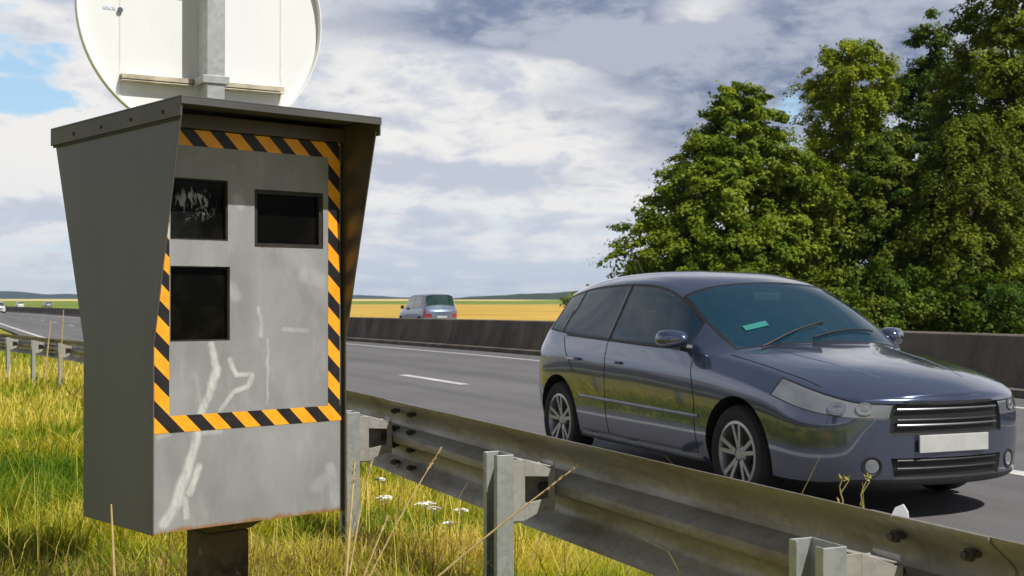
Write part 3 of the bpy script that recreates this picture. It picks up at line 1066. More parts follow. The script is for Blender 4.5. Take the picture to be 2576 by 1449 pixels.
# ------------------------------------------------------------------ vehicles
def car_paint(name, c1, metal=0.55, rough=0.28):
    m, g, b = mat(name)
    v = g.new('ShaderNodeTexCoord').outputs['Object']
    n = g.noise(v, 2.0, 4.0)
    dirt = g.noise(v, 7.0, 6.0, 0.65)
    fl = g.noise(v, 900.0, 2.0)
    col = g.mix(g.ramp(fl, 0.3, 0.7), tuple(q * 0.85 for q in c1), tuple(q * 1.12 for q in c1))
    sp = g.new('ShaderNodeSeparateXYZ')
    g.l.new(v, sp.inputs[0])
    low = g.math('MULTIPLY', g.ramp(sp.outputs[2], 0.55, 0.15), g.ramp(dirt, 0.35, 0.7))
    col = g.mix(g.math('MULTIPLY', low, 0.55), col, (0.10, 0.09, 0.075))
    g.l.new(col, b.inputs['Base Color'])
    b.inputs['Metallic'].default_value = metal
    g.l.new(g.lin(dirt, 0.3, 0.75, rough - 0.02, rough + 0.05), b.inputs['Roughness'])
    b.inputs['Coat Weight'].default_value = 1.0
    b.inputs['Coat Roughness'].default_value = 0.02
    b.inputs['Coat IOR'].default_value = 1.85
    return m


def car_glass(name, c):
    m, g, b = mat(name)
    v = g.new('ShaderNodeTexCoord').outputs['Object']
    n = g.noise(v, 2.5, 4.0)
    g.l.new(g.mix(g.ramp(n, 0.35, 0.65), tuple(q * 0.7 for q in c), tuple(q * 1.3 for q in c)), b.inputs['Base Color'])
    b.inputs['Roughness'].default_value = 0.03
    b.inputs['IOR'].default_value = 1.7
    b.inputs['Specular IOR Level'].default_value = 0.8
    b.inputs['Coat Weight'].default_value = 0.6
    b.inputs['Coat Roughness'].default_value = 0.02
    return m


M_TYRE = simple('tyre_rubber', (0.018, 0.017, 0.016), 0.8, 0, 0.3, 20)
M_RIM = simple('alloy_rim', (0.42, 0.42, 0.43), 0.35, 0.8, 0.1)
M_PLASTIC = simple('black_plastic', (0.018, 0.018, 0.019), 0.5, 0, 0.2)
M_LINER = simple('wheel_liner', (0.008, 0.008, 0.008), 0.9)
M_SEAL = simple('rubber_seal', (0.010, 0.010, 0.011), 0.5)
M_CHROME = simple('bright_trim', (0.70, 0.70, 0.70), 0.15, 1.0, 0.05)
M_DIMCHROME = simple('satin_trim', (0.20, 0.20, 0.21), 0.4, 0.8, 0.05)
M_LAMP = car_glass('headlamp_lens', (0.19, 0.205, 0.22))
M_LAMP_IN = simple('lamp_reflector', (0.50, 0.51, 0.53), 0.25, 0.9)
M_RED = car_glass('tail_lamp_red', (0.35, 0.02, 0.015))
M_PLATE = simple('number_plate_white', (0.50, 0.50, 0.48), 0.45, 0, 0.08, 6)
M_AMBER = car_glass('indicator_amber', (0.55, 0.22, 0.02))
M_STICK = simple('windscreen_sticker_green', (0.03, 0.22, 0.19), 0.4)

HATCH = dict(
    st=[  # u, half ring: (w, z) for 11 rows from the underside centre to the top centre
        (0.93, [(0, .20), (.52, .20), (.60, .22), (.64, .36), (.65, .50), (.64, .575), (.60, .685), (.47, .70), (.33, .715), (.17, .725), (0, .728)]),
        (0.76, [(0, .19), (.66, .19), (.76, .21), (.80, .36), (.81, .52), (.79, .610), (.715, .735), (.58, .765), (.41, .785), (.21, .797), (0, .80)]),
        (0.44, [(0, .19), (.70, .19), (.80, .21), (.835, .36), (.845, .54), (.83, .70), (.745, .805), (.61, .835), (.43, .858), (.22, .872), (0, .876)]),
        (0.02, [(0, .19), (.70, .19), (.81, .21), (.85, .38), (.858, .57), (.84, .76), (.755, .860), (.63, .890), (.45, .912), (.23, .926), (0, .93)]),
        (-.30, [(0, .19), (.70, .19), (.81, .21), (.85, .38), (.858, .58), (.842, .79), (.775, .895), (.655, .930), (.48, .955), (.25, .972), (0, .976)]),
        (-.62, [(0, .19), (.70, .19), (.81, .21), (.85, .38), (.86, .58), (.845, .80), (.800, .915), (.690, 1.105), (.52, 1.160), (.28, 1.190), (0, 1.20)]),
        (-.98, [(0, .19), (.70, .19), (.81, .21), (.85, .38), (.86, .58), (.848, .81), (.812, .925), (.635, 1.300), (.50, 1.365), (.27, 1.395), (0, 1.405)]),
        (-1.34, [(0, .19), (.70, .19), (.81, .21), (.85, .38), (.86, .58), (.85, .815), (.818, .935), (.605, 1.378), (.48, 1.440), (.26, 1.462), (0, 1.47)]),
        (-1.74, [(0, .19), (.70, .19), (.81, .21), (.85, .38), (.86, .59), (.85, .825), (.818, .945), (.600, 1.388), (.475, 1.452), (.26, 1.474), (0, 1.48)]),
        (-2.16, [(0, .19), (.70, .19), (.81, .21), (.85, .38), (.86, .60), (.852, .84), (.812, .960), (.592, 1.378), (.47, 1.444), (.25, 1.466), (0, 1.472)]),
        (-2.56, [(0, .20), (.70, .20), (.81, .22), (.85, .39), (.86, .62), (.850, .86), (.800, .985), (.578, 1.345), (.46, 1.415), (.25, 1.440), (0, 1.446)]),
        (-2.86, [(0, .22), (.70, .22), (.80, .24), (.845, .40), (.855, .63), (.838, .87), (.780, 1.01), (.570, 1.285), (.45, 1.365), (.24, 1.392), (0, 1.40)]),
        (-3.08, [(0, .25), (.66, .25), (.77, .27), (.82, .42), (.832, .64), (.805, .86), (.735, .965), (.610, 1.045), (.48, 1.080), (.25, 1.105), (0, 1.11)]),
        (-3.18, [(0, .28), (.56, .28), (.66, .30), (.72, .43), (.735, .62), (.71, .78), (.66, .85), (.56, .885), (.42, .90), (.22, .91), (0, .912)]),
    ],
    ws=(4, 6), side=[(5, 8), (8, 10), (10, 11)], rw=(11, 12), fax=0.0, rax=-2.53, arch=0.345, rad=0.305, track=0.745, bonnet=4)

VAN = dict(
    st=[
        (0.78, [(0, .22), (.52, .22), (.60, .24), (.65, .40), (.66, .56), (.65, .70), (.60, .80), (.47, .83), (.33, .845), (.17, .855), (0, .858)]),
        (0.60, [(0, .21), (.66, .21), (.76, .23), (.81, .40), (.82, .58), (.81, .76), (.73, .88), (.58, .92), (.41, .945), (.21, .96), (0, .965)]),
        (0.32, [(0, .21), (.70, .21), (.81, .23), (.85, .40), (.86, .60), (.845, .82), (.76, .95), (.62, .99), (.44, 1.015), (.22, 1.03), (0, 1.035)]),
        (0.02, [(0, .21), (.70, .21), (.82, .23), (.86, .40), (.87, .62), (.855, .86), (.78, .99), (.65, 1.05), (.47, 1.075), (.24, 1.09), (0, 1.095)]),
        (-.20, [(0, .21), (.70, .21), (.82, .23), (.86, .40), (.87, .63), (.86, .88), (.80, 1.01), (.68, 1.10), (.50, 1.13), (.26, 1.15), (0, 1.155)]),
        (-.52, [(0, .21), (.70, .21), (.82, .23), (.86, .40), (.87, .63), (.862, .89), (.825, 1.02), (.71, 1.36), (.55, 1.41), (.29, 1.44), (0, 1.45)]),
        (-.84, [(0, .21), (.70, .21), (.82, .23), (.86, .40), (.87, .63), (.865, .90), (.835, 1.03), (.68, 1.60), (.55, 1.665), (.29, 1.695), (0, 1.70)]),
        (-1.24, [(0, .21), (.70, .21), (.82, .23), (.86, .40), (.87, .63), (.865, .90), (.84, 1.03), (.67, 1.66), (.54, 1.73), (.28, 1.755), (0, 1.76)]),
        (-1.70, [(0, .21), (.70, .21), (.82, .23), (.86, .40), (.87, .63), (.865, .90), (.84, 1.035), (.67, 1.67), (.54, 1.74), (.28, 1.765), (0, 1.77)]),
        (-2.20, [(0, .21), (.70, .21), (.82, .23), (.86, .40), (.87, .63), (.865, .91), (.84, 1.04), (.67, 1.67), (.54, 1.74), (.28, 1.765), (0, 1.77)]),
        (-2.70, [(0, .22), (.70, .22), (.82, .24), (.86, .40), (.87, .64), (.862, .92), (.835, 1.05), (.665, 1.65), (.54, 1.72), (.28, 1.745), (0, 1.75)]),
        (-3.05, [(0, .24), (.70, .24), (.81, .26), (.85, .42), (.86, .65), (.85, .93), (.82, 1.07), (.66, 1.60), (.53, 1.68), (.28, 1.70), (0, 1.705)]),
        (-3.24, [(0, .27), (.68, .27), (.78, .29), (.83, .44), (.84, .66), (.83, .92), (.79, 1.02), (.70, 1.10), (.54, 1.11), (.28, 1.12), (0, 1.122)]),
        (-3.32, [(0, .30), (.60, .30), (.70, .32), (.76, .45), (.78, .63), (.77, .82), (.74, .92), (.65, .95), (.48, .96), (.25, .965), (0, .966)]),
    ],
    ws=(4, 6), side=[(5, 8), (8, 10), (10, 11)], rw=(11, 12), fax=0.0, rax=-2.65, arch=0.36, rad=0.315, track=0.75, bonnet=4)

PAINT, GL_WS, GL_SIDE, GL_REAR, GRILLE, LAMP, TAIL, LOWER, WELL = range(9)


def body_cage(spec):
    """closed control cage of the whole body, with a material slot per region"""
    st = spec['st']
    nr = 11
    bm = bmesh.new()
    u0, u1 = st[0][0], st[-1][0]

    def plan(u, w):
        k = (w / 0.85) ** 2
        f = max(0.0, min(1.0, (u - 0.05) / (u0 - 0.05)))
        r = max(0.0, min(1.0, (-2.7 - u) / (-2.7 - u1)))
        wsb = max(0.0, 1 - abs(u + 0.42) / 0.6)          # windscreen bows forward at the centre
        return u - 0.22 * k * f + 0.14 * k * r
    rings = []
    for i, (u, ring) in enumerate(st):
        row = []
        for j, (w, z) in enumerate(ring):
            uu = plan(u, w)
            if spec['ws'][0] <= i <= spec['ws'][1] and j >= 7:
                uu += 0.13 * (1 - (w / 0.70) ** 2)
            if i in (spec['rw'][0], spec['rw'][1]) and j >= 7:
                uu -= 0.06 * (1 - (w / 0.62) ** 2)
            a = bm.verts.new((uu, w, z))
            c = a if j in (0, nr - 1) else bm.verts.new((uu, -w, z))
            row.append((a, c))
        rings.append(row)
    cr = bm.edges.layers.float.new('crease_edge')
    tagf = {}

    def quad(vs, mi):
        vv = []
        for q in vs:
            if q not in vv:
                vv.append(q)
        if len(vv) < 3:
            return None
        try:
            f = bm.faces.new(vv)
        except ValueError:
            return None
        f.material_index = mi
        return f

    def slot(i, j):
        if j in (7, 8, 9) and spec['ws'][0] <= i < spec['ws'][1]:
            return GL_WS
        if j == 6 and any(a <= i < c for a, c in spec['side']):
            return GL_SIDE
        if j in (7, 8, 9) and spec['rw'][0] <= i < spec['rw'][1]:
            return GL_REAR
        if j == 0 or j == 1:
            return LOWER
        if i == 0 and j == 5:
            return LAMP
        if i == 1 and j == 5:
            return LAMP
        if i == len(st) - 2 and j in (5, 4):
            return TAIL
        return PAINT
    for i in range(len(st) - 1):
        for j in range(nr - 1):
            for sd_ in (0, 1):
                a, b_, c, d_ = rings[i][j][sd_], rings[i][j + 1][sd_], rings[i + 1][j + 1][sd_], rings[i + 1][j][sd_]
                quad([a, b_, c, d_] if sd_ == 0 else [d_, c, b_, a], slot(i, j))
    # front and rear faces: two inner columns
    for end, i, du in ((0, 0, 1), (1, len(st) - 1, -1)):
        cols = [rings[i]]
        for k, fr in enumerate((0.62, 0.3, 0.0)):
            row = []
            for j in range(nr):
                w, z = st[i][1][j]
                if j in (0, nr - 1):
                    row.append(rings[i][j])
                    continue
                uu = plan(st[i][0], w * fr) + du * (0.035 if 2 <= j <= 6 else 0.015)
                zz = z if j < 7 else st[i][1][10][1] - 0.01 * (10 - j)
                a = bm.verts.new((uu, w * fr, zz))
                c = a if fr == 0 else bm.verts.new((uu, -w * fr, zz))
                row.append((a, c))
            cols.append(row)
        for k in range(3):
            for j in range(nr - 1):
                mi = PAINT
                if end == 0:
                    if j in (0, 1):
                        mi = LOWER
                    elif j == 2:
                        mi = GRILLE if k >= 1 else PAINT
                    elif j == 4 and k >= 0:
                        mi = GRILLE if k >= 1 else PAINT
                    elif j == 5:
                        mi = LAMP if k == 0 else GRILLE
                else:
                    if j in (0, 1):
                        mi = LOWER
                    elif j == 4 and k == 0:
                        mi = TAIL
                for sd_ in (0, 1):
                    a, b_, c, d_ = cols[k][j][sd_], cols[k][j + 1][sd_], cols[k + 1][j + 1][sd_], cols[k + 1][j][sd_]
                    quad([a, b_, c, d_] if (sd_ == 0) != (end == 0) else [d_, c, b_, a], mi)
    bm.edges.index_update()

    def crease(pairs, val):
        for a, c in pairs:
            e = bm.edges.get((a, c))
            if e:
                e[cr] = val
    n = len(st)
    for sd_ in (0, 1):
        crease([(rings[i][6][sd_], rings[i + 1][6][sd_]) for i in range(4, n - 2)], 0.6)
        crease([(rings[i][5][sd_], rings[i + 1][5][sd_]) for i in range(1, n - 1)], 0.45)
        crease([(rings[i][6][sd_], rings[i + 1][6][sd_]) for i in range(0, 4)], 0.45)
        crease([(rings[i][2][sd_], rings[i + 1][2][sd_]) for i in range(n - 1)], 0.7)
        crease([(rings[i][1][sd_], rings[i + 1][1][sd_]) for i in range(n - 1)], 0.6)
        crease([(rings[i][7][sd_], rings[i + 1][7][sd_]) for i in range(spec['ws'][0], spec['rw'][1])], 0.5)
        crease([(rings[i][3][sd_], rings[i + 1][3][sd_]) for i in range(3, n - 3)], 0.35)
        for i in (spec['ws'][0], spec['rw'][0]):
            crease([(rings[i][j][sd_], rings[i][j + 1][sd_]) for j in range(6, 10)], 0.75)
        crease([(rings[0][j][sd_], rings[0][j + 1][sd_]) for j in range(2, 10)], 0.25)
    bmesh.ops.recalc_face_normals(bm, faces=bm.faces)
    me = bpy.data.meshes.new('cage')
    bm.to_mesh(me)
    bm.free()
    return me


def evaluated(o):
    dg = bpy.context.evaluated_depsgraph_get()
    dg.update()
    return bpy.data.meshes.new_from_object(o.evaluated_get(dg), depsgraph=dg)


def wheel(parent, u, w, rad, side, detail=True):
    """tyre and alloy rim; axle along Y, outer face towards side"""
    wh = bpy.data.objects.new('wheel', None)
    wh.empty_display_size = 0.1
    COL.objects.link(wh)
    wh.parent = parent
    wh.location = (u, w, rad)
    hw = 0.097
    rr = rad * 0.665
    MB().lathe([(rr, -hw + .01), (rr + .02, -hw), (rad - .03, -hw), (rad - .008, -hw + .018), (rad, -hw + .045), (rad, hw - .045), (rad - .008, hw - .018), (rad - .03, hw), (rr + .02, hw), (rr, hw - .01), (rr - .012, 0.0)], 40, close=True).build('tyre', M_TYRE, wh, smooth=True)
    s = side
    mb = MB()
    mb.lathe([(rr + .004, s * (hw - .008)), (rr - .014, s * (hw - .004)), (rr - .022, s * (hw - .02)), (rr - .03, s * 0.0), (rr - .03, -s * hw * .9), (rr, -s * hw * .9)], 40)
    mb.lathe([(0.0005, s * (hw - .020)), (0.030, s * (hw - .020)), (0.036, s * (hw - .026)), (0.062, s * (hw - .034)), (0.066, s * (hw - .075))], 24)
    for k in range(5):
        for dq in (-0.17, 0.17):
            q = 2 * math.pi * k / 5 + 0.35
            a0, a1 = q + dq * 0.9, q + dq * 1.15
            p0 = Vector((0.045 * math.cos(a0), s * (hw - .033), 0.045 * math.sin(a0)))
            p1 = Vector(((rr - .016) * math.cos(a1), s * (hw - .016), (rr - .016) * math.sin(a1)))
            d = (p1 - p0)
            X = d.normalized()
            Yv = Vector((0, 1, 0))
            Z = X.cross(Yv).normalized()
            Yv = Z.cross(X)
            mb.box((p0 + p1) / 2, (d.length, 0.022, 0.026), (X, Yv, Z))
    mb.build('rim', M_RIM, wh, smooth=True, sharp=30)
    MB().lathe([(0.0005, s * .005), (rr - .045, s * .005), (rr - .045, s * -.02), (.0005, s * -.02)], 32).build('brake_disc', simple('brake_iron', (0.06, 0.055, 0.05), 0.5, 0.6), wh, smooth=True)
    return wh


def make_car(name, spec, paint, glass, level=3, detail=True):
    root = empty(name)
    me = body_cage(spec)
    tmp = bpy.data.objects.new('cage', me)
    COL.objects.link(tmp)
    for i in range(9):
        me.materials.append(None)
    sub = tmp.modifiers.new('sub', 'SUBSURF')
    sub.levels = sub.render_levels = level
    cut = []
    for ax in (spec['fax'], spec['rax']):
        for s in (-1, 1):
            mb = MB()
            mb.tube([(ax, s * 0.50, spec['rad'] + 0.015), (ax, s * 1.05, spec['rad'] + 0.015)], spec['arch'], 48)
            c = mb.build('cutter', [None], None)
            c.data.polygons.foreach_set('material_index', [WELL] * len(c.data.polygons))
            for _ in range(9 - len(c.data.materials)):
                c.data.materials.append(None)
            c.data.polygons.foreach_set('material_index', [WELL] * len(c.data.polygons))
            bo = tmp.modifiers.new('arch', 'BOOLEAN')
            bo.operation = 'DIFFERENCE'
            bo.object = c
            bo.solver = 'EXACT'
            try:
                bo.material_mode = 'INDEX'
            except Exception:
                pass
            cut.append(c)
    full = evaluated(tmp)
    bmf = bmesh.new()
    bmf.from_mesh(full)
    bvh = BVHTree.FromBMesh(bmf)
    for c in cut + [tmp]:
        bpy.data.objects.remove(c)

    def region(idx, name, mats, parent=root, pred=None, inset=0.0, recess=0.0, rim=None, sharp=40):
        b2 = bmf.copy()
        dele = [f for f in b2.faces if not (f.material_index in idx and (pred is None or pred(f.calc_center_median())))]
        bmesh.ops.delete(b2, geom=dele, context='FACES')
        if not b2.faces:
            b2.free()
            return None
        extra = None
        if inset:
            res = bmesh.ops.inset_region(b2, faces=list(b2.faces), thickness=inset, depth=0.0, use_even_offset=True, use_boundary=True)
            for f in b2.faces:
                f.material_index = 0
            for f in res['faces']:
                f.material_index = 1
            inner = {v_ for f in b2.faces if f.material_index == 0 for v_ in f.verts}
            for v_ in inner:
                v_.co -= v_.normal * recess
        else:
            for f in b2.faces:
                f.material_index = 0
        for f in b2.faces:
            f.smooth = True
        m2 = bpy.data.meshes.new(name)
        b2.to_mesh(m2)
        b2.free()
        mats = mats if isinstance(mats, (list, tuple)) else [mats]
        for q in mats:
            m2.materials.append(q)
        m2.set_sharp_from_angle(angle=R(sharp))
        o = bpy.data.objects.new(name, m2)
        COL.objects.link(o)
        o.parent = parent
        return o
    body = region({PAINT}, 'body', paint, sharp=32)
    region({LOWER}, 'lower_trim', M_PLASTIC)
    mid = (spec['fax'] + spec['rax']) / 2
    for s in (-1, 1):
        for fr in (True, False):
            region({WELL}, 'wheel_liner', M_LINER, pred=lambda q, s=s, fr=fr: q.y * s > 0 and (q.x > mid) == fr)
    region({GL_WS}, 'windscreen', [glass, M_SEAL], inset=0.022, recess=0.004)
    region({GL_REAR}, 'rear_window', [glass, M_SEAL], inset=0.03, recess=0.004)
    st = spec['st']
    for s in (-1, 1):
        for a, c in spec['side']:
            ua, uc = st[a][0], st[c][0]
            region({GL_SIDE}, 'side_window', [glass, M_SEAL], pred=lambda q, ua=ua, uc=uc, s=s: uc < q.x <= ua and q.y * s > 0, inset=0.020, recess=0.004)
        region({LAMP}, 'headlight', [M_LAMP, M_PLASTIC], pred=lambda q, s=s: q.y * s > 0, inset=0.008, recess=0.004)
        region({TAIL}, 'tail_light', [M_RED, M_PLASTIC], pred=lambda q, s=s: q.y * s > 0, inset=0.006, recess=0.003)
    region({GRILLE}, 'grille', [M_PLASTIC, M_PLASTIC], inset=0.01, recess=0.02)

    def proj(p, d):
        h = bvh.ray_cast(Vector(p), Vector(d))
        return h

    def side_line(name, pts, s, r, m, lift=0.0, n=14, parent=root, zscale=1.0):
        out = []
        for i in range(len(pts) - 1):
            for k in range(n if i < len(pts) - 2 else n + 1):
                f = k / n
                u = pts[i][0] + (pts[i + 1][0] - pts[i][0]) * f
                z = pts[i][1] + (pts[i + 1][1] - pts[i][1]) * f
                h = proj((u, s * 1.3, z), (0, -s, 0))
                if h[0] is not None and (abs(h[0].y) > 0.4):
                    out.append(h[0] + h[1] * lift)
        if len(out) > 2:
            return MB().tube(out, r, 6).build(name, m, parent, smooth=True)

    def top_line(name, pts, r, m, lift=0.0, n=14, parent=root):
        out = []
        for i in range(len(pts) - 1):
            for k in range(n if i < len(pts) - 2 else n + 1):
                f = k / n
                u = pts[i][0] + (pts[i + 1][0] - pts[i][0]) * f
                w = pts[i][1] + (pts[i + 1][1] - pts[i][1]) * f
                h = proj((u, w, 2.5), (0, 0, -1))
                if h[0] is not None:
                    out.append(h[0] + h[1] * lift)
        if len(out) > 2:
            return MB().tube(out, r, 6).build(name, m, parent, smooth=True)
    for s in (-1, 1):
        for ax in (spec['fax'], spec['rax']):
            wheel(root, ax, s * spec['track'], spec['rad'], s)
    if detail:
        for s in (-1, 1):
            # shut lines
            side_line('door_seam', [(-0.46, .27), (-0.47, .60), (-0.56, .90)], s, 0.0035, M_SEAL, parent=body)
            side_line('door_seam', [(-1.70, .27), (-1.72, .60), (-1.735, .93), (-1.735, 1.36)], s, 0.0035, M_SEAL, parent=body)
            side_line('door_seam', [(-2.24, .70), (-2.42, .88), (-2.50, .97)], s, 0.0035, M_SEAL, parent=body)
            side_line('door_seam', [(-0.46, .27), (-2.12, .275)], s, 0.0035, M_SEAL, n=30, parent=body)
            side_line('rubbing_strip', [(-0.42, .505), (-2.14, .525)], s, 0.014, simple('strip_grey', (0.30, 0.30, 0.33), 0.35, 0.5), lift=-0.004, n=40)
            side_line('sill_strip', [(-0.40, .235), (-2.14, .24)], s, 0.020, simple('sill_grey', (0.16, 0.16, 0.17), 0.5), lift=-0.006, n=40)
            side_line('waist_trim', [(-0.66, .922), (-2.45, .978)], s, 0.008, M_SEAL, n=40)
            # handles
            for u in (-1.56, -2.22):
                h = proj((u, s * 1.3, .80), (0, -s, 0))
                if h[0]:
                    p = h[0]
                    mb = MB()
                    mb.tube([p + Vector((-.09, s * .002, 0)), p + Vector((-.075, s * .026, .004)), p + Vector((.06, s * .028, .004)), p + Vector((.085, s * .002, 0))], [.010, .012, .012, .010], 8)
                    mb.build('door_handle', paint, root, smooth=True)
            # door mirror
            mb = MB()
            c0 = Vector((-0.66, s * 0.90, 0.995))
            rows = [(-.075, .35), (-.065, .8), (-.02, 1.0), (.03, .92), (.07, .62), (.085, .2)]
            vs = []
            for du, k in rows:
                for q in range(16):
                    t_ = 2 * math.pi * q / 16
                    cx, sx = math.cos(t_), math.sin(t_)
                    sgnp = lambda x: math.copysign(abs(x) ** 0.7, x)
                    vs.append(c0 + Vector((du + 0.02 * sgnp(cx) * -s * s, s * sgnp(cx) * 0.105 * k, sgnp(sx) * 0.066 * k)))
            fs = [(i * 16 + q, i * 16 + (q + 1) % 16, (i + 1) * 16 + (q + 1) % 16, (i + 1) * 16 + q) for i in range(5) for q in range(16)]
            fs += [tuple(range(16)), tuple(80 + q for q in range(16))[::-1]]
            mb.add(vs, fs)
            mir = mb.build('door_mirror', paint, root, smooth=True, sharp=60)
            MB().tube([c0 + Vector((0.01, -s * 0.05, -0.05)), Vector((-0.64, s * 0.775, 0.935))], [.025, .03], 8).build('mirror_arm', M_PLASTIC, mir, smooth=True)
            # fog lamps, set flush in a dark surround
            h = proj((2.0, s * 0.50, 0.315), (-1, 0, 0))
            if h[0]:
                rot = h[1].to_track_quat('Y', 'Z').to_euler()
                o = MB().lathe([(0.058, -.012), (0.060, .003), (0.052, .005), (0.044, .0), (0.0005, -.001)], 28).build('fog_lamp_surround', M_PLASTIC, root, smooth=True)
                o.location, o.rotation_euler = h[0], rot
                o = MB().lathe([(0.040, .0), (0.038, .003), (0.02, .005), (0.0005, .006)], 28).build('fog_lamp', M_LAMP, root, smooth=True)
                o.location, o.rotation_euler = h[0], rot
            top_line('bonnet_seam', [(0.62, s * .66), (0.30, s * .70), (-.24, s * .715)], 0.0035, M_SEAL, parent=body)
            top_line('bonnet_crease', [(0.70, s * .30), (0.30, s * .38), (-.20, s * .46)], 0.006, paint, lift=-0.004, parent=body)
            # wipers
            a = proj((-0.30 + 0.13, s * 0.1 - 0.22, 2.0), (0, 0, -1))
            top_line('wiper', [(-0.22, s * 0.20 - 0.30), (-0.36, s * 0.20 + 0.28)], 0.007, M_SEAL, lift=0.012, n=24)
        # interior mirror stickers low in the windscreen, passenger side
        st_b = None
        for w0, dw in ((-0.50, 0.17),):
            h = [proj((uu, ww, 2.5), (0, 0, -1))[0] for uu, ww in ((-0.40, w0), (-0.385, w0 + dw), (-0.43, w0 + dw), (-0.445, w0))]
            nrm = proj((-0.42, w0 + .05, 2.5), (0, 0, -1))[1]
            MB().add([q + nrm * 0.003 for q in h], [(0, 1, 2, 3)]).build('windscreen_sticker', M_STICK, root)
        # reflectors of the head lamps
        for s in (-1, 1):
            for uq, wq, rq in ((0.80, 0.655, 0.052), (0.88, 0.535, 0.050)):
                h = proj((2.0, s * wq, 0.640), (-1, 0, 0))
                if h[0]:
                    nq = h[1]
                    c0 = h[0]
                    mb = MB()
                    mb.lathe([(rq, .000), (rq, .0015), (rq - .005, .002), (rq - .009, .0008), (rq * .45, .0006), (rq * .40, .0015), (.0005, .002)], 24)
                    o = mb.build('lamp_reflector', M_LAMP_IN, root, smooth=True)
                    o.location = c0
                    o.rotation_euler = nq.to_track_quat('Y', 'Z').to_euler()
                    o.scale = (1, 1, 0.72)
        # grille slats and plate
        for z in (0.30, 0.345, 0.545, 0.575, 0.635):
            pts = []
            for w in np.linspace(-0.36, 0.36, 17):
                h = proj((2.0, w, z), (-1, 0, 0))
                if h[0]:
                    pts.append(h[0] + Vector((-0.006, 0, 0)))
            MB().tube(pts, 0.007, 6).build('grille_slat', M_DIMCHROME if z in (0.545, 0.635) else M_PLASTIC, root, smooth=True)
        h = proj((2.0, 0, 0.44), (-1, 0, 0))[0]
        pl = MB().box((h.x + 0.006, 0, 0.44), (0.012, 0.50, 0.100)).build('number_plate', M_PLATE, root, bevel=0.003)
        MB().box((st[-3][0] - 0.02, 0, 1.395), (0.16, 0.98, 0.022)).build('roof_spoiler', paint, root, bevel=0.008) if spec is HATCH and False else None
        MB().tube([(-2.62, 0, 1.43), (-2.80, 0, 1.60)], [.006, .003], 6).build('aerial', M_SEAL, root)
    else:
        h = proj((-6.0, 0, 0.66), (1, 0, 0))[0]
        MB().box((h.x - 0.006, 0, 0.66), (0.012, 0.50, 0.105)).build('number_plate', M_PLATE, root, bevel=0.003)
        for s in (-1, 1):
            c0 = Vector((-0.56, s * 0.97, 1.10))
            MB().tube([c0 + Vector((.07, -s * .0, 0)), c0, c0 + Vector((-.05, 0, 0))], [.04, .095, .085], 12).build('door_mirror', M_PLASTIC, root, smooth=True)
    bmf.free()
    return root


M_BLUE = car_paint('blue_grey_metallic', (0.085, 0.108, 0.180), 0.70, 0.17)

m = bpy.data.materials.new('clear_tinted_glass')
m.use_nodes = True
g = NT(m.node_tree)
g.n.clear()
tr = g.new('ShaderNodeBsdfTransparent')
gl = g.new('ShaderNodeBsdfGlossy')
gl.inputs['Roughness'].default_value = 0.02
v = g.new('ShaderNodeTexCoord').outputs['Object']
n = g.noise(v, 6.0, 4.0)
g.l.new(g.mix(n, (0.66, 0.80, 0.84), (0.70, 0.84, 0.88)), tr.inputs['Color'])
fr = g.new('ShaderNodeFresnel')
fr.inputs['IOR'].default_value = 1.7
df = g.new('ShaderNodeBsdfDiffuse')
g.l.new(g.mix(n, (0.035, 0.17, 0.30), (0.05, 0.21, 0.34)), df.inputs['Color'])
m0 = g.new('ShaderNodeMixShader')
m0.inputs[0].default_value = 0.17
g.l.new(tr.outputs[0], m0.inputs[1])
g.l.new(df.outputs[0], m0.inputs[2])
m1 = g.new('ShaderNodeMixShader')
g.l.new(fr.outputs[0], m1.inputs[0])
g.l.new(m0.outputs[0], m1.inputs[1])
g.l.new(gl.outputs[0], m1.inputs[2])
o_ = g.new('ShaderNodeOutputMaterial')
g.l.new(m1.outputs[0], o_.inputs['Surface'])
M_GLASS = m


